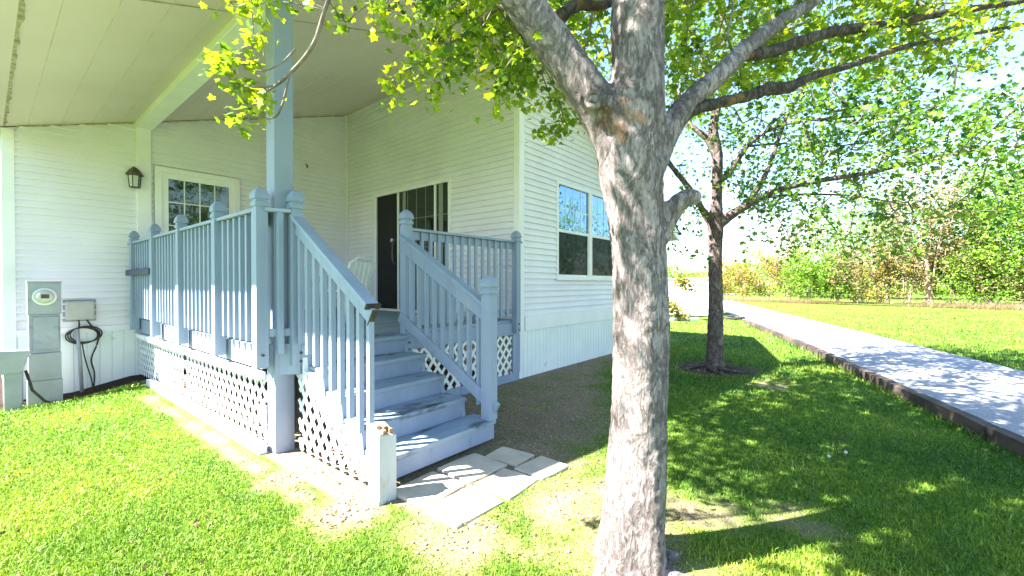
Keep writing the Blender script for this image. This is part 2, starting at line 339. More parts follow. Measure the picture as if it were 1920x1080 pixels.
def nz(sc, det=6, rg=.6):
    n = t.nodes.new('ShaderNodeTexNoise'); n.inputs['Scale'].default_value = sc; n.inputs['Detail'].default_value = det; n.inputs['Roughness'].default_value = rg
    t.links.new(tc.outputs['Object'], n.inputs['Vector']); return n
def ramp(src, stops):
    r = t.nodes.new('ShaderNodeValToRGB'); e = r.color_ramp.elements
    e[0].position = stops[0][0]; e[0].color = (*stops[0][1],1); e[1].position = stops[-1][0]; e[1].color = (*stops[-1][1],1)
    for p, c in stops[1:-1]: x = e.new(p); x.color = (*c,1)
    t.links.new(src, r.inputs[0]); return r
ra = ramp(nz(22).outputs['Fac'], [(.3,(.03,.08,.015)),(.5,(.10,.18,.025)),(.7,(.22,.27,.05))])
rb_ = ramp(nz(.9).outputs['Fac'], [(.35,(.75,.9,.8)),(.65,(1.15,1.05,1.0))])
mg = t.nodes.new('ShaderNodeMix'); mg.data_type = 'RGBA'; mg.blend_type = 'MULTIPLY'; mg.inputs['Factor'].default_value = 1
t.links.new(ra.outputs[0], mg.inputs['A']); t.links.new(rb_.outputs[0], mg.inputs['B'])
rs = ramp(nz(60, 8, .75).outputs['Fac'], [(.3,(.09,.065,.045)),(.47,(.25,.185,.13)),(.6,(.38,.30,.22)),(.70,(.60,.52,.42))])
ms = t.nodes.new('ShaderNodeMix'); ms.data_type = 'RGBA'
aa = t.nodes.new('ShaderNodeAttribute'); aa.attribute_name = 'soil'
t.links.new(aa.outputs['Fac'], ms.inputs['Factor']); t.links.new(mg.outputs['Result'], ms.inputs['A']); t.links.new(rs.outputs[0], ms.inputs['B'])
ad_ = t.nodes.new('ShaderNodeAttribute'); ad_.attribute_name = 'mulch'
mm = t.nodes.new('ShaderNodeMix'); mm.data_type = 'RGBA'; rm = ramp(nz(40, 8, .8).outputs['Fac'], [(.35,(.012,.010,.008)),(.6,(.06,.04,.03)),(.72,(.16,.12,.09))])
t.links.new(ad_.outputs['Fac'], mm.inputs['Factor']); t.links.new(ms.outputs['Result'], mm.inputs['A']); t.links.new(rm.outputs[0], mm.inputs['B'])
t.links.new(mm.outputs['Result'], b.inputs['Base Color'])
bp = t.nodes.new('ShaderNodeBump'); bp.inputs['Strength'].default_value = .9; bp.inputs['Distance'].default_value = .03
t.links.new(nz(70, 6, .7).outputs['Fac'], bp.inputs['Height']); t.links.new(bp.outputs[0], b.inputs['Normal'])
mul = np.maximum(np.clip((Yg-4.0)/.1, 0, 1)*(Xg < -3.2)*(Xg > -7), np.clip(1.3-np.hypot(Xg-2.59, Yg+1.98)/.8, 0, 1))
gr = mesh_obj('ground', np.stack([Xg, Yg, gz(Xg, Yg)], 1), Fg, gm, None, True, attr=dict(soil=soil(Xg, Yg), mulch=mul)); tag(gr, kind='structure')

# grass blades: one mesh, thinning with distance
N = 560000
q = rng.uniform(-1.5, 1.5, N); inv = rng.uniform(1/30., 1/1.2, N); d = 1/inv
X = CAM[0] + d*(FW[0]+RT[0]*q); Y = CAM[1] + d*(FW[1]+RT[1]*q)
keep = ~((X > -3.52) & (X < 5.5) & (Y > -.02)) & ~((X < -3.4) & (Y > 4.0) & (X > -8)) & ~((X > -3.5) & (X < -2.15) & (Y > -1.5))
keep &= ~((Y < road_l(X)+.12) & (Y > road_r(X))) & (Y < 12)
keep &= ~((X > -3.55) & (X < -3.3) & (Y > -1.6) & (Y < 5))
keep &= ~((X > -3.27) & (X < -2.12) & (Y > -2.14) & (Y < -1.4) & (rng.random(N) < .96))
keep &= rng.random(N) > np.clip(soil(X, Y)*1.12, 0, np.where((X > -2) & (vnoise(X, Y, .35, 8) > .56), .80, .955))
keep &= ~((np.hypot(X-2.59, Y+1.98) < .5) & (rng.random(N) < .9)) & (np.hypot(X+2.88, Y+2.99) > .17)
PAV = [[(745,925),(830,885),(925,945),(850,990)], [(800,893),(930,866),(1000,903),(925,943)], [(905,880),(960,868),(1040,870),(1005,905)]]
X, Y, d = X[keep], Y[keep], d[keep]; n = len(X)
L = rng.uniform(.016, .046, n)*np.clip(d/5, .8, 1.5)*(1-.5*np.clip(soil(X, Y)*2, 0, 1)); L *= np.where((Y < road_l(X)+.24) & (Y > road_l(X)), 1.9, 1)*np.where(rng.random(n) < .04, 1.8, 1); wd = rng.uniform(.0014, .0032, n)*np.clip(d/2.6, .9, 6)
az = rng.uniform(0, 2*np.pi, n); ln = rng.uniform(.15, 1.0, n); az2 = rng.uniform(0, 2*np.pi, n)
Z = gz(X, Y)-.004
dx, dy = np.cos(az)*wd, np.sin(az)*wd
tx, ty = np.cos(az2)*L*ln, np.sin(az2)*L*ln
V = np.empty((n, 5, 3))
V[:,0] = np.stack([X-dx, Y-dy, Z], 1); V[:,1] = np.stack([X+dx, Y+dy, Z], 1)
V[:,2] = np.stack([X+dx*.8+tx*.35, Y+dy*.8+ty*.35, Z+L*.62], 1); V[:,3] = np.stack([X-dx*.8+tx*.35, Y-dy*.8+ty*.35, Z+L*.62], 1)
V[:,4] = np.stack([X+tx, Y+ty, Z+L*(1.05-.4*ln)], 1)
i = np.arange(n)[:, None]*5
Fb = [tuple(a) for a in []]
quad = np.concatenate([i+0, i+1, i+2, i+3], 1); tri = np.concatenate([i+3, i+2, i+4, i+4], 1)
Ft = np.concatenate([np.concatenate([i+0, i+1, i+2], 1), np.concatenate([i+0, i+2, i+3], 1), np.concatenate([i+3, i+2, i+4], 1)], 0)
patch = vnoise(X, Y, .8, 9)*.55 + vnoise(X, Y, .2, 2)*.25
val = np.clip(patch + rng.normal(0, .16, n) + np.clip(soil(X, Y), 0, 1)*.5 + np.clip((-2.5-X)*.5, -.6, 1)*.12, 0, 1)
gb = mesh_obj('grass', V.reshape(-1,3), Ft, M['blade'], attr=dict(v=np.repeat(val, 5)))
tag(gb, 'short bright green lawn grass around the deck and under the trees', 'grass', kind='stuff')

# driveway
xr = np.concatenate([np.arange(-14, 16, .25), np.arange(16, 60, 2)]); P = []
for x in xr:
    yl, yr_ = float(road_l(x)), float(road_r(x))
    for k in range(7): P.append((x, yl+(yr_-yl)*k/6, .045 - .02*abs(k-3)/3))
nr = len(xr); i = (np.arange(nr-1)[:,None]*7+np.arange(6)[None]).ravel()
M['road'] = mat('pale_gravel_drive', (.24,.24,.275), (.36,.36,.40), 30, .95, .8, 120, c3=(.52,.52,.54), s3=55, t3=.6)
rd = mesh_obj('driveway', P, np.stack([i, i+7, i+8, i+1], 1), M['road'], None, True); tag(rd, kind='structure')

# ------------------------------------------------------------------ HOUSE
D, C0, ZT = 4.61, .0921, .885
SL, SR, ZR = .329, .43, 4.90         # porch slope, gable slope, height at the door wall
XL, XR_, YB = -4.70, 5.40, 14.0
house = thing('mobile_home', (0, 0, 0), 'white vinyl sided mobile home with a sloping porch roof behind the blue grey deck', 'house')
def zc(x): return ZR + SL*x if x < 0 else ZR - SR*x

srg = random.Random(4)
def siding(name, plane, side, u0, u1, zlo, ztop, holes):
    """lap boards. plane: ('x', value) or ('y', value), side = outward sign, ztop(u) height limit"""
    ax, pv = plane; mb = MB(); z = zlo
    def pt(u, off, zz): return (pv+side*off, u, zz) if ax == 'x' else (u, pv+side*off, zz)
    zmax = max(ztop(u0), ztop(u1), ztop((u0+u1)/2))
    while z < zmax:
        z1 = z + C0
        def lim(zz):
            us = np.linspace(u0, u1, 400); ok = np.array([ztop(u) >= zz for u in us])
            return (us[ok][0], us[ok][-1]) if ok.any() else None
        a, b_ = lim(z), lim(min(z1, zmax))
        if a is None: break
        if b_ is None: b_ = ((a[0]+a[1])/2,)*2
        cuts = [(h0, h1) for h0, h1, hz0, hz1 in holes if hz0 < z+C0*.5 < hz1]
        segs = []; cur = u0
        for h0, h1 in sorted(cuts): segs.append((cur, h0)); cur = h1
        segs.append((cur, u1)); sg2 = []
        for s0, s1 in segs:
            if s1-s0 > 1.2 and srg.random() < .7: c5 = srg.uniform(s0+.3, s1-.3); sg2 += [(s0, c5+.02, 0.), (c5, s1, .003)]
            else: sg2.append((s0, s1, 0.))
        for s0, s1, e5 in sg2:
            if s1-s0 < .01: continue
            al, ar = max(s0, a[0]), min(s1, a[1]); bl, br = max(s0, b_[0]), min(s1, b_[1])
            if ar-al < .005: continue
            br = max(br, bl)
            mb.add([pt(al,.004,z), pt(ar,.004,z), pt(ar,.034+e5,z+.001), pt(al,.034+e5,z+.001), pt(al,.033+e5,z+.014), pt(ar,.033+e5,z+.014), pt(br,.004+e5,z1), pt(bl,.004+e5,z1)],
                   [(0,1,2,3),(3,2,5,4),(4,5,6,7)])
        z = z1
    return mb.build(name, M['siding'], house)
# wall cores (thin solid walls behind the siding)
gholes = [(.93, 3.13, 1.43, 3.02)]
siding('gable_wall', ('y', 0), -1, .07, XR_-.06, ZT, lambda u: zc(u)-.03, gholes)
siding('porch_side_wall', ('x', 0), -1, .07, D-.03, ZT-C0*0, lambda u: ZR-.02, [(1.40, 3.60, .8, 3.10)])
siding('back_wall', ('y', D), -1, XL+.08, -.03, ZT, lambda u: zc(u)-.02, [(-3.22, -2.03, .8, 3.17)])
core = MB()
core.prism([(0,.0),(XR_,.0),(XR_,zc(XR_)),(0,ZR-.01)], 1, .004, .08)                      # gable core, behind siding
core.box(.004, .08, .08, D, 0, ZR-.02)                                                     # porch side core
core.prism([(XL,-.25),(0,-.25),(0,ZR-.01),(XL,zc(XL)-.01)], 1, D+.004, D+.08)
core.prism([(XL,-.25),(XR_,-.25),(XR_,zc(XR_)),(0,ZR),(XL,zc(XL))], 1, YB-.1, YB)
core.box(XR_-.08, XR_, .09, YB-.1, 0, zc(XR_)-.01); core.box(XL, XL+.08, D+.08, YB-.1, -.25, zc(XL)-.01)
core.build('wall_core', M['siding'], house)
# skirting: ribbed sheet
def skirt(name, plane, u0, u1, z0, z1, pitch=.1):
    ax, pv = plane; mb = MB(); u = u0
    def pt(u, off, zz): return (pv-off, u, zz) if ax == 'x' else (u, pv-off, zz)
    while u < u1-.001:
        e = min(u+pitch, u1)
        prof = [(u,.014),(u+.007,.004),(u+.014,.014),(e,.014)]
        for (a, oa), (b_, ob) in zip(prof[:-1], prof[1:]):
            mb.add([pt(a,oa,z0), pt(b_,ob,z0), pt(b_,ob,z1), pt(a,oa,z1)], [(0,1,2,3)])
        u = e
    return mb.build(name, M['skirt'], house)
skirt('skirting', ('y', 0), .07, XR_, -.05, .68); skirt('skirting', ('y', D), XL+.08, -.02, -.30, .68, .13)
tm = MB(); tm.box(.10, XR_, -.034, .002, .672, .885); tm.build('skirt_band', M['trim'], house, bevel=.004)
tm = MB(); tm.box(XL+.085, -3.5, D-.034, D+.002, .672, .76); tm.build('skirt_band', M['trim'], house, bevel=.004)
ct = MB(); ct.box(-.030, .085, -.030, .085, .42, ZR-.02); ct.build('corner_trim', M['trim'], house, bevel=.004)
ct = MB(); ct.box(-.022, .06, -.022, .06, -.05, .42); ct.build('corner_trim', M['skirt'], house, bevel=.004)
ct = MB(); ct.box(XL-.03, XL+.085, D-.030, D+.085, -.2, zc(XL)-.02); ct.build('corner_trim', M['trim'], house, bevel=.004)
ct = MB(); ct.box(-.05, -.022, D-.05, D-.022, .8, ZR-.02); ct.build('corner_trim', M['trim'], house)
ct = MB(); ct.box(-3.42, -3.25, D-.055, D, .7, zc(-3.42)-.01); ct.build('pilaster', M['trim'], house, bevel=.005)

# roof, ceiling, fascia
XE, YF = -4.86, -.34
ce = MB(); nseg = 16; ye = np.linspace(YF, D+.0, 2)
ce.add([(XE,YF,zc(XE)),(0,YF,ZR),(0,D,ZR),(XE,D,zc(XE)),(XE,YF,zc(XE)+.05),(0,YF,ZR+.05),(0,D,ZR+.05),(XE,D,zc(XE)+.05)],
       [(0,1,2,3),(7,6,5,4),(0,4,5,1),(1,5,6,2),(2,6,7,3),(3,7,4,0)])
cm = M['ceil']; ceil = ce.build('porch_ceiling', cm, house)
# panel seams running front to back, one grimy cross joint, grimy wall joints
sm_ = MB()
for k in range(1, 17):
    x = -.30*k
    if x < XE+.1: break
    sm_.beam((x, YF+.01, zc(x)-.001), (x, D-.01, zc(x)-.001), .006, .004)
M['seam'] = mat('ceiling_seam', (.52,.46,.41), (.66,.60,.54), 5, .7)
sm_.build('ceiling_seam', M['seam'], house)
def ribbon(P, W, wdir):
    mb = MB(); rr_ = random.Random(len(P)); V5 = []
    for i_, p in enumerate(P):
        w_ = W*(.25+1.1*vnoise(np.array([i_*1.0]), np.array([W*900]), 2.2)[0]+.3*rr_.random()); V5 += [np.array(p)-np.array(wdir)*w_, np.array(p)+np.array(wdir)*w_]
    mb.add(V5, [(2*i_, 2*i_+1, 2*i_+3, 2*i_+2) for i_ in range(len(P)-1)]); mb.build('grimy_joint', M['dirty'], house)
ribbon([(x, .48, zc(x)-.003) for x in np.linspace(XE+.06, -.9, 90)], .009, (0,1,0))
ribbon([(x, D-.031, zc(x)-.016) for x in np.linspace(XL+.1, -3.45, 60)], .010, (0,0,1))
ribbon([(x, D-.031, zc(x)-.014) for x in np.linspace(-3.22, -.1, 80)], .006, (0,0,1))
ribbon([(-4.70, y_, zc(-4.70)-.003) for y_ in np.linspace(YF+.02, D-.05, 90)], .020, (1,0,0))
bm_ = MB(); bm_.box(-3.43, -3.23, YF+.05, D-.02, zc(-3.43)-.08, zc(-3.43)-.005+.01); bm_.build('ceiling_beam', M['trim'], house, bevel=.006)
fa = MB(); fa.box(XE-.025, XE, YF, YB+.3, zc(XE)-.03, zc(XE)+.17)
def rake(x0, z0, x1, z1, y0, y1):
    fa.add([(x0,y0,z0),(x1,y0,z1),(x1,y0,z1+.2),(x0,y0,z0+.2),(x0,y1,z0),(x1,y1,z1),(x1,y1,z1+.2),(x0,y1,z0+.2)],
           [(0,1,2,3),(7,6,5,4),(0,4,5,1),(1,5,6,2),(2,6,7,3),(3,7,4,0)])
XRE = 5.8
rake(XE, zc(XE)-.03, 0, ZR-.03, YF-.025, YF); rake(0, ZR-.03, XRE, zc(XRE)-.03, YF-.025, YF)
fa.build('fascia', M['trim'], house)
rf = MB()
rf.add([(XE-.03,YF-.04,zc(XE)+.172),(0,YF-.04,ZR+.172),(0,YB+.3,ZR+.172),(XE-.03,YB+.3,zc(XE)+.172),(XE-.03,YF-.04,zc(XE)+.2),(0,YF-.04,ZR+.2),(0,YB+.3,ZR+.2),(XE-.03,YB+.3,zc(XE)+.2)],
       [(0,1,2,3),(7,6,5,4),(0,4,5,1),(2,6,7,3),(3,7,4,0)])
rf.add([(XRE+.04,YF-.04,zc(XRE)+.172),(0,YF-.04,ZR+.172),(0,YB+.3,ZR+.172),(XRE+.04,YB+.3,zc(XRE)+.172),(XRE+.04,YF-.04,zc(XRE)+.2),(0,YF-.04,ZR+.2),(0,YB+.3,ZR+.2),(XRE+.04,YB+.3,zc(XRE)+.2)],
       [(3,2,1,0),(4,5,6,7),(1,5,4,0),(3,7,6,2),(0,4,7,3)])
rf.build('roof', M['shingle'], house)
sf = MB(); sf.add([(.0,YF,ZR-.002),(XRE,YF,zc(XRE)-.002),(XRE,.02,zc(XRE)-.002),(.0,.02,ZR-.002)], [(0,1,2,3)]); sf.build('soffit', M['ceil'], house)

# porch post
pp = MB(); c = (-3.335, -.13); h = .077
pp.box(c[0]-h, c[0]+h, c[1]-h, c[1]+h, -.03, zc(-3.43)-.08); pp.build('porch_post', M['post'], house, bevel=.008)

# gable window (double hung pair)
win = MB(); x0, x1, z0, z1 = .93, 3.13, 1.43, 3.02; Yf = -.04
win.box(x0, x0+.05, Yf, .004, z0, z1); win.box(x1-.05, x1, Yf, .004, z0, z1); win.box(x0+.05, x1-.05, Yf, .004, z1-.05, z1); win.box(x0+.05, x1-.05, Yf, .004, z0, z0+.05)
xm = 2.03; win.box(xm-.055, xm+.055, Yf+.004, .004, z0+.05, z1-.05)
win.box(x0-.02, x1+.02, Yf-.022, Yf-.001, z0-.012, z0+.02)
wf = win.build('window', M['trim'], house, bevel=.003)
for a, b_ in ((x0+.05, xm-.055), (xm+.055, x1-.05)):
    s = MB(); s.box(a, b_, -.03, .002, 2.20, 2.245); s.box(a, a+.022, -.025, .002, z0+.05, 2.20); s.box(b_-.022, b_, -.025, .002, z0+.05, 2.20); s.box(a+.022, b_-.022, -.025, .002, z0+.05, z0+.08)
    s.build('sash', M['trim'], wf)
    s = MB(); s.box(a, b_, -.004, .000, 2.245, z1-.05); s.build('pane', M['pane'], wf)
    s = MB(); s.box(a+.022, b_-.022, -.006, .000, z0+.08, 2.20); s.build('pane', M['pane2'], wf)
    s = MB()
    for k in (1,2,3): xx = a+(b_-a)*k/4; s.box(xx-.006, xx+.006, -.009, -.0045, 2.245, z1-.05)
    s.box(a, b_, -.0095, -.0048, 2.585, 2.597); s.build('muntin', M['trim'], wf)

# porch side door with side windows
dr = MB(); y0, y1, z1 = 1.40, 3.60, 3.10
dr.box(-.045, .004, y0, y0+.06, .85, z1); dr.box(-.045, .004, y1-.09, y1, .85, z1); dr.box(-.045, .004, y0+.06, y1-.09, z1-.06, z1)
dr.box(-.04, .004, 2.80, 2.84, .85, z1-.06); dr.box(-.04, .004, 1.77, 1.81, .85, z1-.06); dr.box(-.07, .004, y0, y1, .852, .89)
dfm = dr.build('patio_door', M['trim'], house, bevel=.003)
s = MB(); s.box(-.012, .000, 2.84, y1-.09, .89, z1-.06); s.build('dark_opening', M['black'], dfm)  # flat black sheet standing in for the unlit room behind the open door
s = MB(); s.box(-.016, -.012, 1.81, 2.80, .89, z1-.06); s.build('pane', M['pane4'], dfm)
s = MB(); s.box(-.016, -.012, 1.46, 1.77, .89, z1-.06); s.build('pane', M['pane4'], dfm)
s = MB()
for yy_ in (2.05, 2.30, 2.55): s.box(-.021, -.0165, yy_-.005, yy_+.005, .89, z1-.06)
for zz in (1.45, 2.0, 2.52): s.box(-.0205, -.0168, 1.46, 1.77, zz-.006, zz+.006); s.box(-.0205, -.0168, 1.81, 2.80, zz-.004, zz+.004)
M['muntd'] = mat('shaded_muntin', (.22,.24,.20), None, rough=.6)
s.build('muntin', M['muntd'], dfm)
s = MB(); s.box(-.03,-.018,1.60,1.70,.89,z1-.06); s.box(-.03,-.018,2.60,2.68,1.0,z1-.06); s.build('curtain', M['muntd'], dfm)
s = MB(); s.sect((-.05, 2.98, 2.17), [(-.035,.01),(-.02,.03),(.02,.03),(.035,.01)], 10); s.build('door_knob', M['brass'], dfm, True)
s = MB(); s.tube([(-.03,2.90,1.70),(-.09,2.90,1.78),(-.10,2.90,1.95),(-.09,2.90,2.12),(-.03,2.90,2.20)], .022, 8); s.build('door_handle', M['dark'], dfm, True)

# back door with glazed upper half
bd = MB(); x0, x1, z1 = -3.21, -2.04, 3.17; yb = D
bd.box(x0, x0+.09, yb-.05, yb+.004, .85, z1); bd.box(x1-.09, x1, yb-.05, yb+.004, .85, z1); bd.box(x0+.09, x1-.09, yb-.05, yb+.004, z1-.08, z1)
bdo = bd.build('back_door', M['trim'], house, bevel=.003)
s = MB(); s.box(x0+.09, x0+.17, yb-.035, yb, .87, z1-.08); s.box(x1-.17, x1-.09, yb-.035, yb, .87, z1-.08); s.box(x0+.17, x1-.17, yb-.035, yb, z1-.17, z1-.08); s.box(x0+.17, x1-.17, yb-.035, yb, .87, 1.55)
s.build('door_leaf', M['trim'], bdo)
s = MB(); s.box(x0+.17, x1-.17, yb-.016, yb-.010, 1.55, z1-.17); s.build('pane', M['pane3'], bdo)
s = MB()
for k in (1,2,3): xx = x0+.17+(x1-x0-.34)*k/4; s.box(xx-.008, xx+.008, yb-.028, yb-.018, 1.55, z1-.17)
for k in (1,2,3): zz = 1.55+(z1-.17-1.55)*k/4; s.box(x0+.17, x1-.17, yb-.027, yb-.019, zz-.008, zz+.008)
s.build('muntin', M['trim'], bdo)

# ------------------------------------------------------------------ DECK
ZD, XD = .85, -3.47
deck = thing('porch_deck', (-3.5, 0, 0), 'blue grey painted wooden deck with newel posts, steps and white lattice skirts', 'deck')
fl = MB()
y = 0.0
fl.prism([(XD+.07,.0),(XD+.20,-.14),(-3.24,-.14),(-3.24,-.02),(-.02,-.02),(-.02,.10),(XD+.07,.10)], 2, ZD-.035, ZD)
yb_ = .106
while yb_ < D-.05:
    e = min(yb_+.134, D-.04); fl.box(XD+.06, -.05, yb_, e, ZD-.035, ZD); yb_ = e+.006
fl.build('deck_floor', M['paintw'], deck)
rm_ = MB(); rm_.box(XD+.03, XD+.07, -.02, D-.04, .655, ZD-.004)
rm_.build('rim_board', M['paint'], deck, bevel=.003)
rm_ = MB(); rm_.box(-2.16, -.06, -.045, -.005, .645, ZD-.037); rm_.build('rim_board', M['paint'], deck, bevel=.003)
rm_ = MB(); rm_.beam((XD+.035,-.13,.75), (XD+.22,-.30,.75), .035, .25); rm_.box(XD+.22,-3.17,-.32,-.285,.63,.86); rm_.build('rim_board', M['paint'], deck, bevel=.003)
rm_ = MB()
yq = -.02
for e in (1.0, 2.15, 3.3, 4.5): rm_.box(XD+.0, XD+.06, yq, e-.04, .57, .632); yq = e
rm_.build('ledger_trim', M['lattice'], deck, bevel=.003)
bb = MB(); bb.box(XD-.035, XD+.03, -.12, 3.62, -.04, .075); bb.build('base_board', M['lattice'], deck, bevel=.004)

FIN = [(0,.047),(.0,.047),(-.006,.040),(.012,.040),(.018,.051),(.050,.051),(.056,.043),(.068,.043),(.074,.056),(.105,.054),(.135,.043),(.158,.026),(.170,.008)]
def newel(z0, z1, h=.045):
    mb = MB(); k = h/.045
    prof = [(z0, h), (z1-.17, h)] + [(z1-.17+z*1.0, s_*k) for z, s_ in FIN[2:]]
    mb.sect((0,0,0), prof); return mb
def place(mb, name, x, y, parent, m=None, bev=.003):
    o = mb.build(name, m or M['paint'], None, bevel=bev); o.parent = parent
    base = wloc(parent); o.location = (x-base[0], y-base[1], -base[2]); o['_w'] = [x, y, 0.]
    return o
def copy_to(o, x, y, parent, dz=0):
    c_ = o.copy(); col.objects.link(c_); c_.parent = parent; base = wloc(parent)
    c_.location = (x-base[0], y-base[1], -base[2]+dz); return c_
ZRAIL = 1.93
# side railing
rl = MB(); rl.box(XD-.065, XD+.035, -.13, D-.04, ZRAIL, ZRAIL+.03); rl.box(XD-.005, XD+.03, -.13, D-.04, ZRAIL-.10, ZRAIL-.001)
rl.box(XD-.005, XD+.03, -.13, D-.04, .925, .985)
side_rail = rl.build('railing', M['paint'], deck, bevel=.004)
NY = [-.17, .78, 1.95, 3.10, 4.28]
nw = None
for y_ in NY:
    if nw is None: nw = place(newel(.70, 2.12), 'newel_post', XD-.035, y_, side_rail)
    else: copy_to(nw, XD-.035, y_, side_rail)
def baluster(z0, z1, h=.019):
    mb = MB(); mb.sect((0,0,0), [(z0+.03,h),(z1,h)]); mb.add([(-h,-h,z0+.03),(h,-h,z0),(h,h,z0),(-h,h,z0+.03)], [(0,1,2,3),(0,3,2,1)]); return mb
bl = None
for a, b_ in zip(NY[:-1], NY[1:]):
    nb = 6 if b_-a < 1.0 else 8
    for k in range(1, nb+1):
        y_ = a+(b_-a)*k/(nb+1)
        if bl is None:
            bb_ = MB(); bb_.box(-.019,.019,-.019,.019,.885,ZRAIL-.002); bl = place(bb_, 'baluster', XD-.025, y_, side_rail)
        else: copy_to(bl, XD-.025, y_, side_rail)
for y_ in (4.40, 4.50): copy_to(bl, XD-.025, y_, side_rail)
# chamfer piece at the corner
A_ = np.array([XD-.035, -.17]); B_ = np.array([-3.275, -.265])
cr = MB(); cr.beam((A_[0]+.03,A_[1]-.02,ZRAIL+.012), (B_[0]-.03,B_[1],ZRAIL+.012), .09, .03); 
crn = cr.build('corner_rail', M['paint'], deck, bevel=.004)
cr = MB(); cr.beam((A_[0]+.03,A_[1]-.01,.97), (B_[0],B_[1],.97), .03, .06); cr.build('lower_rail', M['paint'], crn)
copy_to(nw, B_[0], B_[1], crn); mid = (A_+B_)/2; bb_ = MB(); bb_.box(-.022,.022,-.022,.022,.80,ZRAIL-.004); place(bb_, 'baluster', mid[0]+.0, mid[1]-.035, crn)
# front railing on the right of the steps
YR = -.03
fr = MB(); fr.box(-2.03, -.035, YR-.06, YR+.03, ZRAIL, ZRAIL+.03); fr.box(-2.03, -.06, YR-.015, YR+.02, ZRAIL-.09, ZRAIL-.001); fr.box(-2.03, -.06, YR-.015, YR+.02, .95, 1.01)
frr = fr.build('railing', M['paint'], deck, bevel=.004)
cn = place(newel(.60, 2.13, .047), 'newel_post', -2.09, -.15, frr); copy_to(nw, -.17, YR-.05, frr, -.02)
for k in range(15):
    if k == 0:
        bb_ = MB(); bb_.box(-.019,.019,-.012,.018,.90,ZRAIL-.002); b0 = place(bb_, 'baluster', -1.93, YR-.03, frr)
    else: copy_to(b0, -1.93+.122*k if k < 14 else -.075, YR-.03, frr)
s = MB()
for x_, y_, z_ in ((B_[0]+.02,B_[1]-.05,.80),(B_[0]+.02,B_[1]-.05,.73),(XD-.035,-.222,.80),(-2.09,-.202,.68),(-2.09,-.202,.75),(-.17,YR-.101,.72),(-.17,YR-.101,.80)):
    s2 = MB(); s2.tube([(x_,y_+.01,z_),(x_,y_-.006,z_)], .011, 8); s2.build('bolt', M['dark'], deck)
# steps
ST = [(-1.42,.20),(-1.15,.363),(-.88,.525),(-.61,.688)]
XS0, XS1 = -3.205, -2.20
stair = None
for k, (y_, z_) in enumerate(ST):
    xr = -2.115 if k == 0 else XS1
    tr = MB(); tr.box(XS0, xr, y_, y_+.125, z_-.036, z_); tr.box(XS0, xr, y_+.131, y_+.275, z_-.036, z_-.001)
    tr.build('tread', M['paintw'], deck, bevel=.004)
    rs_ = MB(); rs_.box(XS0+.001, xr-.003, y_+.022, y_+.045, (z_-.20 if k else .035), z_-.038); rs_.build('riser', M['paint'], deck, bevel=.002)
rs_ = MB(); rs_.box(XS0+.001, XS1, -.338+.022, -.338+.045, .689, ZD-.038); rs_.build('riser', M['paint'], deck)
rs_ = MB(); rs_.box(XS0, XS1+.04, -.338, -.145, ZD-.036, ZD-.001); rs_.build('tread', M['paintw'], deck, bevel=.004)
def saw(x0, x1, drop, m):
    poly = [(-1.39,.05 if drop > .2 else .03)]
    for y_, z_ in ST: poly += [(y_+.03, z_-.038), (y_+.27, z_-.038)]
    poly += [(-.31, ZD-.04), (-.05, ZD-.04), (-.05, .62), (-.2,.60)]
    # lower diagonal
    poly += [(-1.18, .0)]
    mb = MB(); mb.prism(poly, 0, x0, x1); return mb.build('stringer', m, deck)
saw(XS0-.04, XS0-.002, .3, M['lattice']); saw(XS1-.05, XS1-.008, .3, M['paint'])
# left stair rail
s0 = np.array([-3.275, -.26, 1.915]); s1 = np.array([-3.275, -1.36, 1.215])
lr = MB(); lr.beam(s0+[0,0,.0], s1, .10, .032, up=(0,-.53,.85)); lr.beam(s0-[-.0,0,.07], s1-[0,0,.07], .035, .10, up=(0,-.53,.85))
lrr = lr.build('stair_rail', M['paint'], deck, bevel=.006)
ec = MB(); dirv = (s1-s0)/np.linalg.norm(s1-s0); 
ec.beam(s1+dirv*.001-[0,0,.075], s1+dirv*.012-[0,0,.075], .042, .115, up=(0,-.53,.85)); ec.beam(s1+dirv*.001-[0,0,0], s1+dirv*.014, .108, .04, up=(0,-.53,.85)); ec.build('rail_end_cap', M['cable'], lrr)
for k in range(9):
    y_ = -.36 - .122*k; zt = 1.915 + (y_+.26)*.636 - .03; zb_ = (.88 + (y_+.36)*.62) if k < 8 else .255
    bb_ = MB(); bb_.box(-.019,.019,-.019,.019,zb_,zt); place(bb_, 'baluster', -3.275, y_, lrr)
# right stair rail
XRR = -2.15
r0 = np.array([XRR+.02, -.14, 1.82]); r1 = np.array([XRR+.02, -1.40, 1.10])
rr = MB(); sl_ = (r1[2]-r0[2])/(r1[1]-r0[1])
rr.beam(r0+[0,0,.03], r1+[0,0,.03], .10, .035, up=(0,-.5,.87)); rr.beam(r0-[0,0,.055], r1-[0,0,.055], .038, .125, up=(0,-.5,.87))
rr.beam((XRR+.02,-.10,1.02), (XRR+.02,-1.44,.29), .038, .11, up=(0,-.5,.87))
rrr = rr.build('stair_rail', M['paint'], deck, bevel=.005)
place(newel(.20, 1.43, .050), 'newel_post', XRR, -1.37, rrr)
for k in range(9):
    y_ = -.27-.118*k; zt = 1.82+(y_+.14)*sl_-.10; zb_ = 1.02+(y_+.10)*.545
    bb_ = MB(); bb_.box(-.019,.019,-.016,.016,zb_-.06 if k < 8 else zb_-.12,zt); place(bb_, 'baluster', XRR+.035, y_, rrr)
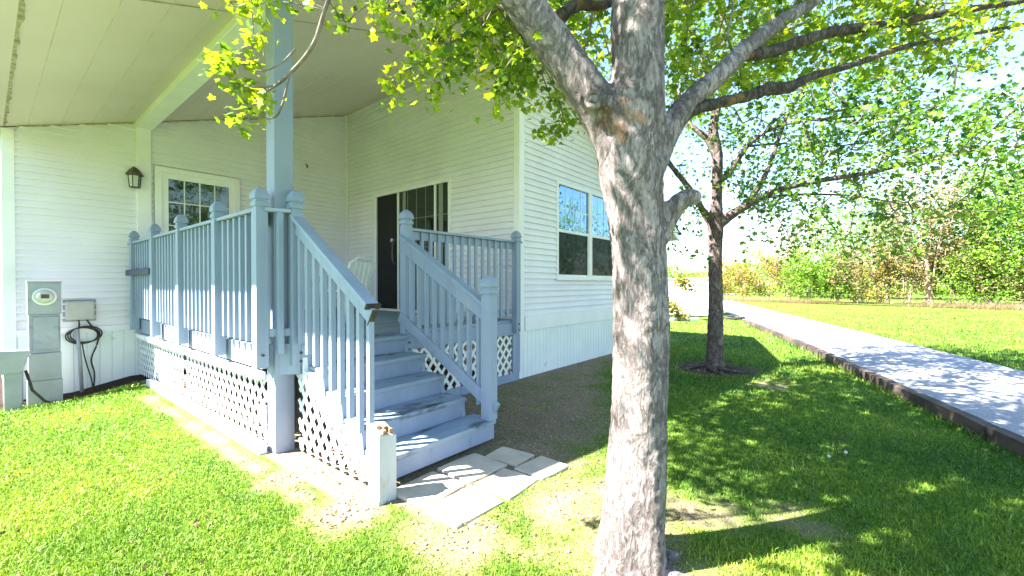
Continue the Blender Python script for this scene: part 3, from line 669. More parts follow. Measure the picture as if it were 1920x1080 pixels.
# broken bottom newel
bn = MB(); cx_, cy_, h = -3.29, -1.49, .063
bn.add([(cx_-h,cy_-h,-.03),(cx_+h,cy_-h,-.03),(cx_+h,cy_+h,-.03),(cx_-h,cy_+h,-.03),(cx_-h,cy_-h,.425),(cx_+h,cy_-h,.40),(cx_+h,cy_+h,.46),(cx_-h,cy_+h,.475)],
       [(0,3,2,1),(4,5,6,7),(0,1,5,4),(1,2,6,5),(2,3,7,6),(3,0,4,7)])
M['newelw'] = mat('weathered_newel_paint', (.36,.39,.43), (.46,.49,.52), 6, .6, .2, 40, stretch=(1,1,.3), c3=(.34,.22,.12), s3=5, t3=.62)
b_n = bn.build('bottom_newel', M['newelw'], deck, bevel=.004)
rt_ = MB()
for k in range(16):
    a = random.uniform(-h, h)*.8; c2 = random.uniform(-h, h)*.8; zt = .425+.3*(c2)+random.uniform(0,.03)
    rt_.box(cx_+a-.014, cx_+a+.014, cy_+c2-.017, cy_+c2+.017, .38, zt+.01)
rt_.build('rotten_top', M['rot'], b_n, bevel=.003)
br = MB(); br.box(cx_+h+.001, cx_+h+.035, cy_-.01, cy_+.05, .20, .36); br.build('bracket', M['paint'], b_n, bevel=.003)

# lattice: crossing strips cut to a polygon
def clipseg(p, dv, poly):
    t0, t1 = -1e9, 1e9; n = len(poly)
    area = sum(poly[i][0]*poly[(i+1)%n][1]-poly[(i+1)%n][0]*poly[i][1] for i in range(n)); sg = 1 if area > 0 else -1
    for i in range(n):
        a = np.array(poly[i]); b_ = np.array(poly[(i+1)%n]); e = b_-a; nn = np.array([-e[1], e[0]])*sg
        den = nn @ dv; num = nn @ (p-a)
        if abs(den) < 1e-9:
            if num < 0: return None
            continue
        tt = -num/den
        if den > 0: t0 = max(t0, tt)
        else: t1 = min(t1, tt)
    return (t0, t1) if t1-t0 > .02 else None
def lattice(plane, poly, name='lattice_panel', pitch=.103, wd_=.036, th=.006, parent=deck, border=False):
    ax, pv = plane; mb = MB(); poly = [np.array(p, float) for p in poly]; c_ = sum(poly)/len(poly)
    for s_, off in ((1, 0), (-1, th+.001)):
        dv = np.array([math.cos(R(52)), s_*math.sin(R(52))]); nn = np.array([-dv[1], dv[0]])
        for k in range(-70, 71):
            p = c_ + nn*(k*pitch+.01); cl = clipseg(p, dv, poly)
            if cl is None: continue
            a = p+dv*cl[0]; b_ = p+dv*cl[1]
            mk = (lambda q_: (pv+off, q_[0], q_[1])) if ax == 'x' else (lambda q_: (q_[0], pv+off, q_[1]))
            up = (1,0,0) if ax == 'x' else (0,1,0)
            mb.beam(mk(a), mk(b_), wd_, th, up=up)
    return mb.build(name, M['lattice'], parent)
XLT = XD+.065
lattice(('x', XLT), [(-.03,.05),(2.25,.05),(2.25,.60),(-.03,.60)])
lattice(('x', XLT), [(2.29,.05),(D-.05,.02),(D-.05,.60),(2.29,.60)])
lattice(('x', XS0-.062), [(-1.44,.02),(-.30,.02),(-.30,.64),(-.42,.62),(-1.40,.10)], pitch=.098, wd_=.036)
lattice(('y', -.018), [(-2.12,.10),(-.20,.10),(-.20,.66),(-2.12,.66)])
tb = MB(); tb.box(-2.16, -.06, -.04, -.006, -.02, .10); tb.box(-.19, -.03, -.042, -.008, .101, .644); tb.build('base_board', M['paint'], deck, bevel=.003)
fx = MB(); fx.add([(XLT-.012,-.07,.13),(XLT-.012,.13,.34),(XLT-.012,-.05,.36),(XLT-.02,-.07,.13),(XLT-.02,.13,.34),(XLT-.02,-.05,.36)], [(0,1,2),(5,4,3),(0,3,4,1),(1,4,5,2),(2,5,3,0)])
fx.build('bent_lattice_corner', M['lattice'], deck)

# ------------------------------------------------------------------ small things
lx, lz = -3.46, 2.78
lan = thing('wall_lantern', (lx, D-.02, lz), 'black carriage wall lantern beside the white pilaster', 'lamp')
s = MB(); s.box(lx-.05, lx+.05, D-.035, D-.018, lz+.02, lz+.28); s.build('backplate', M['beige'], lan, bevel=.004)
s = MB(); s.sect((lx, D-.14, lz+.17), [(0,.105),(.012,.105),(.07,.07),(.11,.035),(.125,.012)], 6, 0); s.tube([(lx,D-.035,lz+.25),(lx,D-.08,lz+.31),(lx,D-.14,lz+.29)], .009, 6); s.build('hood', M['dark'], lan)
s = MB()
for a in range(6):
    an = 2*math.pi*a/6; s.tube([(lx+.075*math.cos(an),D-.14+.075*math.sin(an),lz+.17),(lx+.06*math.cos(an),D-.14+.06*math.sin(an),lz)], .006, 4)
s.sect((lx,D-.14,lz-.015), [(0,.03),(.008,.066),(.018,.066)], 6, 0); s.build('cage', M['dark'], lan)
s = MB(); s.sect((lx,D-.14,lz+.005), [(0,.054),(.16,.068)], 6, 0); s.build('glass', M['glassl'], lan)

hk = MB(); hx = at(563,315,8.6); hk.tube([(hx[0],D-.02,hx[2]+.02),(hx[0],D-.05,hx[2]+.02),(hx[0]+.01,D-.07,hx[2]-.01),(hx[0]+.02,D-.06,hx[2]-.05),(hx[0],D-.05,hx[2]-.02)], .012, 6)
tag(hk.build('plant_hook', M['dark'], None, True), 'small dark hook on the pale back wall right of the glazed door', 'hook')

rp = thing('rail_planter', (XD-.02, 4.05, 1.55), 'long narrow navy tray hanging on the far end of the deck railing', 'tray')
s = MB(); s.box(XD-.10, XD-.052, 3.12, 4.5, 1.475, 1.56); s.build('tray', M['navy'], rp, bevel=.012)
s = MB()
for y_ in (3.5, 4.0, 4.4): s.box(XD-.060, XD-.045, y_-.015, y_+.015, 1.50, 1.575)
s.build('bracket', M['dark'], rp)

# electric meter pedestal
mp_ = np.array([-4.40, 4.13, -.15])
em = thing('meter_pedestal', mp_, 'tall grey electric meter pedestal with a round glass meter beside the house wall', 'electric meter')
def mbx(w2, d2, za, zb2, name, par, m=None, dy=0, dx=0, bev=.006):
    s = MB(); s.box(mp_[0]-w2+dx, mp_[0]+w2+dx, mp_[1]-d2+dy, mp_[1]+d2+dy, za, zb2); return s.build(name, m or M['grey'], par, bevel=bev)
up_ = mbx(.145,.09, .98, 1.375, 'meter_box', em); 
mbx(.150,.10, 1.375, 1.395, 'lid', em)
mbx(.135,.085, .50, .978, 'breaker_box', em); mbx(.11,.01, .54, .95, 'breaker_door', em, dy=-.096, dx=.01)
mbx(.14,.10, .16, .498, 'cover_panel', em); mbx(.15,.105,-.22,.158, 'base_box', em)
s = MB()
cc = np.array([mp_[0], mp_[1]-.09, 1.20]); rgs = [(0,.088),(-.02,.088),(-.021,.076),(-.06,.070),(-.075,.05),(-.08,.0)]
P = []; 
for o_, r_ in rgs:
    for k in range(20): a = 2*math.pi*k/20; P.append((cc[0]+r_*math.cos(a), cc[1]+o_, cc[2]+r_*math.sin(a)))
fs = [(i_*20+k, i_*20+(k+1)%20, (i_+1)*20+(k+1)%20, (i_+1)*20+k) for i_ in range(5) for k in range(20)]
s.add(P, fs); s.build('glass_meter', M['glassl'], em, True)
s = MB(); s.tube([(cc[0]+.094*math.cos(a), cc[1]-.004, cc[2]+.094*math.sin(a)) for a in np.linspace(0, 2*math.pi, 28)], .014, 6, cap=False); s.build('meter_ring', M['resin'], em, True)
s = MB(); s.box(cc[0]-.035, cc[0]+.035, cc[1]-.084, cc[1]-.078, cc[2]-.02, cc[2]+.03); s.build('meter_dial', M['dark'], em)
s = MB(); s.tube([(mp_[0]-.2,mp_[1]+.2,-.2),(mp_[0]-.2,mp_[1]+.2,.3),(mp_[0]-.2,mp_[1]+.35,.4)], .03, 8); s.build('conduit', M['grey'], em, True)

tp = at(22, 700, 5.0)
te = thing('phone_pedestal', (tp[0], tp[1], -.12), 'small grey utility box on a short stand at the left picture edge', 'utility box')
s = MB(); s.prism([(tp[0]-.10,.32),(tp[0]+.07,.32),(tp[0]+.14,.58),(tp[0]-.15,.60)], 1, tp[1]-.07, tp[1]+.07)
s.build('housing', M['grey'], te, bevel=.02)
s = MB(); s.box(tp[0]-.07, tp[0]+.07, tp[1]-.04, tp[1]+.05, -.2, .338); s.build('stand', M['grey'], te, bevel=.01)
s = MB(); s.tube([(tp[0]+.1,tp[1],.34),(tp[0]+.15,tp[1]-.02,.1),(tp[0]+.25,tp[1]-.02,-.05),(tp[0]+.36,tp[1]+.02,-.12)], .014, 6); s.build('cable', M['cable'], te, True)

ub = thing('cable_box', (-4.03, D-.03, .99), 'beige cable box on the wall with black cables hanging below', 'utility box')
s = MB(); s.box(-4.18,-3.89,D-.11,D-.02,.86,1.12); s.build('cover', M['beige'], ub, bevel=.02)
s = MB(); s.box(-4.20,-3.87,D-.03,D-.018,.84,1.14); s.build('backplate', M['grey'], ub, bevel=.004)
s = MB()
pts = [(-4.05+.005*math.sin(k*.9), D-.06, .86-.04*k) for k in range(4)]
s.tube(pts, .010, 6); pw = [(-3.97,D-.06,.86),(-3.93,D-.06,.78),(-3.85,D-.06,.66),(-3.87,D-.06,.5),(-3.93,D-.07,.3),(-3.90,D-.07,.1),(-3.91,D-.08,-.12)]
s.tube(crom(pw), .010, 6)
for j in range(3):
    s.tube([(-4.02+.02*j+.16*math.cos(a), D-.07-.012*j, .64+.01*j+.11*math.sin(a)) for a in np.linspace(0, 2*math.pi, 22)], .009, 6)
s.tube(crom([(-4.02,D-.07,.53),(-3.99,D-.08,.3),(-3.93,D-.10,.0),(-3.92,D-.12,-.2)]), .008, 6)
s.build('cable', M['cable'], ub, True)
s = MB(); s.tube([(-4.03,D-.14,-.2),(-4.05,D-.11,.4),(-4.07,D-.1,.74)], .022, 8)
tag(s.build('conduit_pipe', M['grey'], None, True), 'thin grey pipe rising from the mulch under the beige cable box', 'pipe')

# resin chair
def chair(cx2, cy2, rz, label):
    ch = thing('resin_chair', (cx2, cy2, ZD), label, 'chair'); ca, sa = math.cos(rz), math.sin(rz)
    def T(p): return (cx2+p[0]*ca-p[1]*sa, cy2+p[0]*sa+p[1]*ca, ZD+p[2])
    def bx(a0,a1,b0,b1,c0,c1, name, sk=0, tl=0):
        s = MB(); pts = [(x+ (tl*x if z == c1 else 0), y+(sk if z == c1 else 0), z) for x, y, z in [(a0,b0,c0),(a1,b0,c0),(a1,b1,c0),(a0,b1,c0),(a0,b0,c1),(a1,b0,c1),(a1,b1,c1),(a0,b1,c1)]]
        s.add([T(p) for p in pts], [(0,3,2,1),(4,5,6,7),(0,1,5,4),(1,2,6,5),(2,3,7,6),(3,0,4,7)]); return s.build(name, M['resin'], ch, bevel=.008)
    bx(-.23,.23,-.22,.22,.40,.43,'seat')
    s = MB()
    for k in range(5): x = -.19+.095*k; s.add([T((x-.03,.20,.43)),T((x+.03,.20,.43)),T((x+.035,.30,.80)),T((x-.035,.30,.80)),T((x-.03,.22,.43)),T((x+.03,.22,.43)),T((x+.035,.32,.80)),T((x-.035,.32,.80))],[(0,3,2,1),(4,5,6,7),(0,1,5,4),(1,2,6,5),(2,3,7,6),(3,0,4,7)])
    s.tube([T((-.25,.25,.62)),T((-.24,.30,.78)),T((-.12,.32,.85)),T((.12,.32,.85)),T((.24,.30,.78)),T((.25,.25,.62))], .022, 8)
    s.build('backrest', M['resin'], ch)
    for sx in (-1, 1):
        s = MB(); s.tube([T((sx*.27,-.22,.60)),T((sx*.28,-.1,.64)),T((sx*.27,.15,.64)),T((sx*.25,.27,.62))], .024, 8); s.build('armrest', M['resin'], ch, True)
        for sy in (-1, 1):
            s = MB(); s.tube([T((sx*.29,sy*.25,0)),T((sx*.25,sy*.2,.42)),T((sx*.27,sy*.2,.62))] if sy < 0 else [T((sx*.29,sy*.28,0)),T((sx*.24,sy*.2,.42))], .02, 8); s.build('leg', M['resin'], ch, True)
    return ch
chair(-1.72, 1.72, R(200), 'white resin garden chair on the deck in front of the dark doorway')
chair(-1.55, 3.0, R(140), 'second white plastic chair half hidden by the sloping stair rail')

# pavers
def ray_ground(px, py, z=0.): d_ = (CAM[2]-z)*F/(py-532); return at(px, py, d_)
pav = [(-3.22,-2.83,-1.79,-1.46,'shaded concrete paver under the left end of the bottom step'),
       (-2.81,-2.42,-1.80,-1.45,'half lit concrete paver under the middle of the bottom step'),
       (-2.40,-2.16,-1.86,-1.56,'small grey paver at the back right beside the gravel'),
       (-3.23,-2.84,-2.12,-1.815,'sunlit concrete paver nearest the rotten short post'),
       (-2.815,-2.48,-2.13,-1.83,'bright concrete paver in the middle of the front row'),
       (-2.455,-2.14,-2.16,-1.89,'rightmost front paver with grass at its corner')]
for k, (a0, a1, b0, b1, lab) in enumerate(pav):
    cxp, cyp, an = (a0+a1)/2, (b0+b1)/2, R([2,-2.5,5,-2,3,-4][k]); pts = []
    for x_, y_ in ((a0,b0),(a0+.15,b0-.004),(a1,b0),(a1+.004,(b0+b1)/2),(a1,b1),(a0+.2,b1+.003),(a0,b1)):
        dx_, dy_ = x_-cxp, y_-cyp; pts.append((cxp+dx_*math.cos(an)-dy_*math.sin(an)+random.uniform(-.006,.006), cyp+dx_*math.sin(an)+dy_*math.cos(an)+random.uniform(-.006,.006)))
    s = MB(); s.prism(pts, 2, -.04, .012+.004*(k % 3)); tag(s.build('stone_paver', M['paver'], None, bevel=.007), lab, 'paver', 'pavers in front of the steps')

# landscape timbers along the drive
xt = [-6.2,-3.9,-1.6,.7,3.0,5.3,7.6,9.9,12.2]
lb = ['','weathered timber edging passing off the right picture edge','dark timber edging nearest the right edge of the picture','weathered timber edging beside the shaded drive, right of the lawn','dark timber edging between dappled lawn and drive','timber edging where the tree shade meets the sunlit drive','thin timber edging beside the bright drive behind the second tree','far timber edging next to the white drive','farthest timber edging before the drive fades out']
for k in range(len(xt)-1):
    a, b_ = xt[k]+.02, xt[k+1]-.02; ya, yb2 = float(road_l(a))+.05, float(road_l(b_))+.05
    if k == 0: continue
    s = MB(); pts = [np.array([a+(b_-a)*t_, float(road_l(a+(b_-a)*t_))+.06+random.uniform(-.006,.006), .045+random.uniform(-.008,.008)]) for t_ in np.linspace(0,1,9)]
    for p, q_ in zip(pts[:-1], pts[1:]): s.beam(p, q_, .11, .12)
    tag(s.build('landscape_timber', M['timber'], None), lb[k], 'timber edging', 'timbers along the drive')

# ------------------------------------------------------------------ trees
def leaf_shape(kind):
    if kind == 'maple':
        o = [(0,0),(.12,.10),(.42,.02),(.34,.28),(.55,.52),(.26,.55),(.0,1.0),(-.26,.55),(-.55,.52),(-.34,.28),(-.42,.02),(-.12,.10)]
        v = [(x, y, .10*abs(x)-.12*y*y) for x, y in o]; f = [(0,1,2),(0,2,3),(0,3,4),(0,4,5),(0,5,6),(0,6,7),(0,7,8),(0,8,9),(0,9,10),(0,10,11)]
    elif kind == 'diamond':
        v = [(0,0,0),(.33,.45,.08),(0,1,-.12),(-.33,.45,.08)]; f = [(0,1,2),(0,2,3)]
    return np.array(v, float), np.array(f)
def leaves(C, size, kind, rg, droop=.35, val=None):
    V0, F0 = leaf_shape(kind); n = len(C); k = len(V0)
    az = rg.uniform(0, 2*np.pi, n); pit = rg.normal(-droop, .55, n); rol = rg.normal(0, .7, n)
    y_ = np.stack([np.cos(az)*np.cos(pit), np.sin(az)*np.cos(pit), np.sin(pit)], 1)
    s0_ = np.stack([-np.sin(az), np.cos(az), np.zeros(n)], 1); u0 = np.cross(s0_, y_)
    x_ = s0_*np.cos(rol)[:,None] + u0*np.sin(rol)[:,None]; z_ = np.cross(x_, y_)
    sz = size*rg.uniform(.55, 1.25, n)
    P = C[:,None,:] + sz[:,None,None]*(V0[None,:,0,None]*x_[:,None]+V0[None,:,1,None]*y_[:,None]+V0[None,:,2,None]*z_[:,None])
    Fc = (F0[None]+(np.arange(n)*k)[:,None,None]).reshape(-1,3)
    v = rg.random(n) if val is None else val
    return P.reshape(-1,3), Fc, np.repeat(v, k)
def grow(skel, targets, rg, tipr, maxstep=.35, gain=1.0):
    """attach every target to the nearest node of the growing skeleton with a bent twig; returns twig mesh and node list"""
    nodes = list(map(np.asarray, skel)); NA = np.array(nodes); segs = []
    d0 = np.min(np.linalg.norm(targets[:,None]-NA[None], axis=2), axis=1); order = np.argsort(d0)
    par = [-1]*len(nodes); cnt = len(nodes)
    buf = np.empty((len(nodes)+len(targets)*14, 3)); buf[:cnt] = NA
    parent = {}
    for ti in order:
        t_ = targets[ti]; dd = np.linalg.norm(buf[:cnt]-t_, axis=1); j = int(np.argmin(dd)); L_ = dd[j]; a = buf[j].copy()
        k = int(min(12, max(1, math.ceil(L_/maxstep))))
        up = np.array([0,0,.12*L_]); prev = j; jit = L_*.06
        for s_ in range(1, k+1):
            u = s_/k; p = a+(t_-a)*u + up*math.sin(math.pi*u)*.8 + (rg.normal(0, jit, 3) if s_ < k else 0)
            buf[cnt] = p; parent[cnt] = prev; prev = cnt; cnt += 1
    load = {}
    for i_ in sorted(parent, reverse=True):
        load[i_] = load.get(i_, 0)+1; load[parent[i_]] = load.get(parent[i_], 0)+load[i_]
    mbV, mbF = [], []; n0 = 0
    for i_ in parent:
        p, q_ = buf[parent[i_]], buf[i_]; ra_ = tipr*(load.get(parent[i_],1)**.42 if parent[i_] in parent else load[i_]**.42); rb2 = tipr*load[i_]**.42
        ra_ = min(ra_, rb2*1.5); d_ = q_-p; l_ = np.linalg.norm(d_)
        if l_ < 1e-6: continue
        d_ /= l_; s_ = np.cross(d_, [0.2,.3,.93]); s_ /= np.linalg.norm(s_)+1e-9; t2 = np.cross(d_, s_)
        m_ = 4 if rb2 > tipr*2.5 else 3
        for pp_, r_ in ((p, ra_), (q_, rb2)):
            for k in range(m_): an = 2*math.pi*k/m_; mbV.append(pp_+r_*gain*(math.cos(an)*s_+math.sin(an)*t2))
        for k in range(m_): mbF.append((n0+k, n0+(k+1)%m_, n0+m_+(k+1)%m_, n0+m_+k))
        n0 += 2*m_
    return mbV, mbF
def cloud(spec, rg):
    "spec rows: centre, (radius x,y,z), count -> points in soft ellipsoids"
    out = []
    for c_, r_, n_ in spec:
        g = rg.normal(0, 1, (n_,3)); g /= np.linalg.norm(g, axis=1)[:,None]; g *= rg.random((n_,1))**.45
        out.append(np.array(c_)+g*np.array(r_))
    return np.concatenate(out)
def scr(px0, px1, py0, py1, d0, d1, n_, rg):
    return np.array([at(rg.uniform(px0,px1), rg.uniform(py0,py1), rg.uniform(d0,d1)) for _ in range(n_)])

def limb(pts, k=7): 
    pos = np.array([at(a, b_, c_) for a, b_, c_, _ in pts]); rad = np.array([[p[3]] for p in pts])
    return crom(np.concatenate([pos, rad], 1), k)
# ---- near maple
base1 = at(1190, 1060, 2.08); base1[2] = 0
T1 = thing('maple_tree', base1, 'large forked maple with a thick grey trunk standing in front of the house', 'tree')
DT = 2.08
trunk = limb([(1183,1110,DT,.22),(1184,1062,DT,.178),(1188,1000,DT,.155),(1195,900,DT,.140),(1200,780,DT,.132),(1201,640,DT,.130),(1198,500,DT,.128),(1190,400,DT,.130),(1180,310,DT,.150),(1185,230,DT,.150),(1196,140,DT,.126),(1195,40,DT,.122),(1195,-120,DT+.02,.11),(1205,-400,DT+.05,.09),(1190,-800,DT+.1,.06),(1200,-1300,DT+.2,.03)], 8)
l1 = limb([(1190,370,DT,.10),(1160,270,DT,.112),(1110,185,DT,.098),(1050,100,DT,.092),(985,15,DT-.03,.088),(915,-90,DT-.05,.08),(820,-260,DT-.05,.06),(700,-520,DT,.035)], 8)
l2 = limb([(1215,330,DT,.07),(1250,250,DT+.02,.062),(1290,192,DT+.06,.052),(1340,148,DT+.12,.048),(1395,96,DT+.2,.045),(1455,48,DT+.3,.038),(1530,0,DT+.4,.033),(1640,-90,DT+.6,.022)], 8)
st = limb([(1225,470,DT,.05),(1250,415,DT,.05),(1268,385,DT-.02,.046),(1292,368,DT-.03,.044)], 5)
def disp_tube(mb, pr, n=28, seed=0):
    rg = np.random.default_rng(seed); pts = pr[:,:3]; P = []
    for i_, p in enumerate(pts):
        t_ = pts[min(i_+1,len(pts)-1)]-pts[max(i_-1,0)]; t_ /= np.linalg.norm(t_)
        a = np.cross(t_, [0.05,1,.02]); a /= np.linalg.norm(a); b_ = np.cross(t_, a)
        for k in range(n):
            an = 2*math.pi*k/n
            r_ = pr[i_,3]*(1+.035*math.sin(an*3+i_*.13+seed)+.03*math.sin(an*5-i_*.21)+.02*math.sin(an*2+i_*.4))
            if p[2] < .35: r_ *= 1+.22*(1-max(p[2],0)/.35)*math.sin(an*5+1.2)*.6
            P.append(p+r_*(math.cos(an)*a+math.sin(an)*b_))
    fs = [(i_*n+k, i_*n+(k+1)%n, (i_+1)*n+(k+1)%n, (i_+1)*n+k) for i_ in range(len(pts)-1) for k in range(n)]
    fs += [tuple(range(n-1,-1,-1)), tuple(range((len(pts)-1)*n, len(pts)*n))]
    mb.add(P, fs)
mbt = MB(); disp_tube(mbt, trunk, 32, 1); disp_tube(mbt, l1, 24, 2); disp_tube(mbt, l2, 18, 3); disp_tube(mbt, st, 16, 4)
kn = at(1112,190,DT-.085); mbt.sect(kn-np.array([0,0,.035]), [(0,.02),(.02,.045),(.05,.045),(.07,.02)], 8)
kn = at(1292,368,DT-.03); mbt.sect(kn-np.array([0,0,.045]), [(0,.03),(.02,.058),(.05,.06),(.075,.03)], 8)
to = mbt.build('trunk', M['bark'], T1, True)
m_ = to.modifiers.new('weld', 'REMESH'); m_.mode = 'VOXEL'; m_.voxel_size = .011; m_.use_smooth_shade = True
m_ = to.modifiers.new('soft', 'SMOOTH'); m_.iterations = 7; m_.factor = .6
tx_ = bpy.data.textures.new('bark_relief', 'CLOUDS'); tx_.noise_scale = .035; tx_.noise_depth = 4
m_ = to.modifiers.new('relief', 'DISPLACE'); m_.texture = tx_; m_.strength = .012; m_.mid_level = .5
# dark knot hole
kc = at(1112,188,DT-.112); kh = MB()
def ring(c_, r_, th, n_=14, sq=1.25): return [c_+RT*r_*math.cos(a)+np.array([0,0,1.])*r_*sq*math.sin(a)+FW*.012*math.cos(a*2) for a in np.linspace(0, 2*math.pi, n_)]
kh.tube(ring(kc, .030, .01), .013, 8, cap=False); ko = kh.build('knot', M['bark'], T1, True)
kh = MB(); kh.tube([kc+FW*.04, kc+FW*.001], [.028,.024], 10); kh.build('knot_hole', M['soildark'], ko)
l3 = limb([(1395,104,DT+.2,.034),(1440,100,DT+.24,.032),(1500,80,DT+.3,.03),(1560,62,DT+.36,.029),(1640,52,DT+.45,.024),(1700,40,DT+.5,.024),(1800,22,DT+.6,.018),(1920,4,DT+.7,.014),(2060,-30,DT+.8,.01)], 6)
l4 = limb([(1245,262,DT+.02,.04),(1290,212,DT+.05,.032),(1340,196,DT+.1,.028),(1400,182,DT+.15,.027),(1440,168,DT+.18,.033),(1475,166,DT+.2,.03),(1520,145,DT+.25,.02),(1600,122,DT+.35,.017),(1700,88,DT+.5,.014),(1800,70,DT+.6,.011),(1960,40,DT+.8,.008)], 6)
l5 = limb([(1020,80,DT,.03),(1045,40,DT+.1,.032),(1085,12,DT+.2,.03),(1140,10,DT+.35,.022),(1230,-60,DT+.6,.015)], 6)
l6 = limb([(915,-90,DT-.05,.03),(800,-120,DT-.1,.02),(690,-80,DT-.15,.014),(625,-10,DT-.15,.010),(590,85,DT-.15,.009),(545,140,DT-.15,.0075),(515,165,DT-.15,.006),(490,180,DT-.15,.004)], 6)
l7 = limb([(985,15,DT,.02),(930,20,DT+.1,.014),(880,60,DT+.2,.010),(820,100,DT+.3,.007),(750,140,DT+.35,.004)], 6)
l8 = limb([(545,140,DT-.15,.005),(536,180,DT-.15,.005),(530,200,DT-.15,.005),(515,222,DT-.15,.004),(470,225,DT-.15,.003)], 5)
l9 = limb([(515,163,DT-.15,.005),(470,165,DT-.15,.004),(435,150,DT-.15,.003),(410,120,DT-.15,.002)], 5)
l10 = limb([(555,95,DT-.15,.005),(530,120,DT-.15,.004),(490,135,DT-.15,.003),(440,115,DT-.15,.002)], 5)
l11 = limb([(1195,-60,DT+.05,.06),(1300,-330,DT+.5,.04),(1500,-600,DT+1.2,.02)], 6)
l12 = limb([(1195,-100,DT+.05,.06),(1150,-500,DT+.9,.04),(1100,-700,DT+1.6,.02)], 6)
for L_ in (l3, l4, l5):
    s = MB(); s.tube(L_[:,:3], L_[:,3]*(1+.1*np.sin(np.arange(len(L_))*1.9)), 10); s.build('limb', M['barkb'], T1, True)
s = MB()
for L_ in (l6,l7,l8,l9,l10,l11,l12): s.tube(L_[:,:3], L_[:,3], 8)
s.build('limb', M['twig'], T1, True)
r1g = np.random.default_rng(5)
tg = [scr(790,985,0,120,2.0,3.0,48,r1g), scr(900,1130,-10,200,2.3,3.6,55,r1g), scr(700,930,-60,60,2.0,2.8,30,r1g), scr(760,900,60,170,2.1,2.7,26,r1g),
      scr(1000,1110,170,262,2.8,3.6,24,r1g), scr(920,1000,60,190,2.3,3.0,22,r1g), np.array([at(*p) for p in ((740,145,2.3),(735,160,2.35),(800,180,2.3),(812,168,2.35),(925,160,1.95),(928,205,2.2),(745,182,2.3),(720,20,2.2),(640,30,2.1),(650,45,2.1),(590,10,2.1),(700,5,2.1),(820,195,2.4),(1035,265,2.9),(1015,262,3.0),(1060,240,2.9))]),
      scr(1240,1460,-20,170,2.4,4.2,150,r1g), scr(1250,1420,100,210,2.8,4.2,45,r1g), scr(1440,1900,-40,70,2.4,4.0,150,r1g), scr(1450,1760,60,140,2.4,3.8,70,r1g), scr(1700,1920,60,130,2.6,3.4,10,r1g),
      scr(1700,2100,-300,0,2.4,4.0,80,r1g)]
tg.append(np.array([at(*p) for p in ((400,112,1.93),(420,105,1.93),(430,150,1.93),(410,135,1.93),(445,120,1.9),(470,122,1.95),(440,165,1.93),(460,178,1.93),(480,185,1.9),(500,195,1.93),(475,172,1.95),(455,218,1.93),(440,225,1.93),(470,228,1.93),(480,75,1.95),(490,72,1.93),(460,5,1.95),(430,8,1.95),(490,12,1.95),(510,5,1.95),(475,25,1.93),(545,8,1.95),(498,180,1.93),(425,122,1.9))]))
bx_, by_ = base1[0], base1[1]
over = cloud([((bx_-.3,by_+.6,4.6),(2.0,1.9,1.0),230), ((bx_+.8,by_-.3,4.9),(1.9,1.7,1.2),300), ((bx_+.2,by_,6.3),(1.7,1.7,1.1),230), ((bx_+1.5,by_+1.2,3.9),(1.2,1.0,.7),60)], r1g)  # upper clusters out of view, added to cast dappled shade
hi = cloud([((-1.9,-1.3,4.9),(3.3,2.0,.9),1500), ((-3.6,-1.5,4.6),(1.9,1.3,.7),500), ((-4.9,-2.35,4.5),(1.1,.65,.5),300)], r1g); hi = hi[hi[:,2] > 3.9]; hi = hi[(vnoise(hi[:,0], hi[:,1], .45, 4) > .34)]; tt_ = -2.88-hi[:,0]; hi = hi[~((tt_ > .3) & (np.abs(hi[:,1]+3-.7*tt_) < .25) & (r1g.random(len(hi)) < .9))]  # more clusters added for lawn shade, with a gap so sun reaches the trunk
over = np.concatenate([over, cloud([((-3.9,-1.5,4.8),(1.3,1.0,.8),300), ((-3.0,-.6,5.5),(1.2,.9,.7),150), ((-4.7,-2.0,4.1),(.9,.8,.6),110), ((-4.7,-.8,5.1),(1.1,1.0,.7),220), ((-4.1,-2.2,4.5),(.9,.8,.6),130), ((-5.3,-1.6,4.7),(.9,.8,.6),120)], r1g)]); over = over[over[:,2] > 3.0]; tt_ = -2.88-over[:,0]; over = over[~((tt_ > .3) & (np.abs(over[:,1]+3-.7*tt_) < .3) & (r1g.random(len(over)) < .7))]  # further overhead shade clusters, thinned along the sun line to light the trunk
vis = np.concatenate(tg)
allt = np.concatenate([vis, over])
# keep clear of the porch roof and the house
def clear(P): return ~((P[:,0] > XE-.1) & (P[:,1] > YF-.1) & (P[:,2] < np.where(P[:,0] < 0, ZR+SL*P[:,0], ZR-SR*P[:,0])+.4))
allt = allt[clear(allt)]; hi = hi[clear(hi)]; n_low = len(allt); allt = np.concatenate([allt, hi])
skel = np.concatenate([L_[:,:3] for L_ in (trunk[60:], l1[20:], l2[20:], l3, l4[6:], l5, l6, l7, l8, l9, l10, l11, l12)])
V_, F_ = grow(skel, allt, r1g, .0016, .22)
mesh_obj('twigs', V_, np.array([f for f in F_ if len(f) == 4]), M['twig'], T1, True) if False else MB().add(V_, F_).build('twigs', M['twig'], T1)
per = 12
hic = np.repeat(allt[n_low:], 9, 0)+r1g.normal(0, .085, ((len(allt)-n_low)*9, 3)); A1, A2, A3 = leaves(hic, .088, 'maple', r1g, .3)
mesh_obj('crown', A1, A2, M['leaf'], T1, attr=dict(v=A3)); allt = allt[:n_low]  # large leaves on the mostly unseen clusters added to dapple the lawn
C_ = np.repeat(allt, per, 0)+r1g.normal(0, .034, (len(allt)*per, 3))
vv = np.clip(np.repeat(r1g.normal(.5,.22,len(allt)), per)+r1g.normal(0,.15,len(C_)), 0, 1)
LV, LF, LA = leaves(C_, .042, 'maple', r1g, .5, vv)
o = mesh_obj('crown', LV, LF, M['leaf'], T1, attr=dict(v=LA))

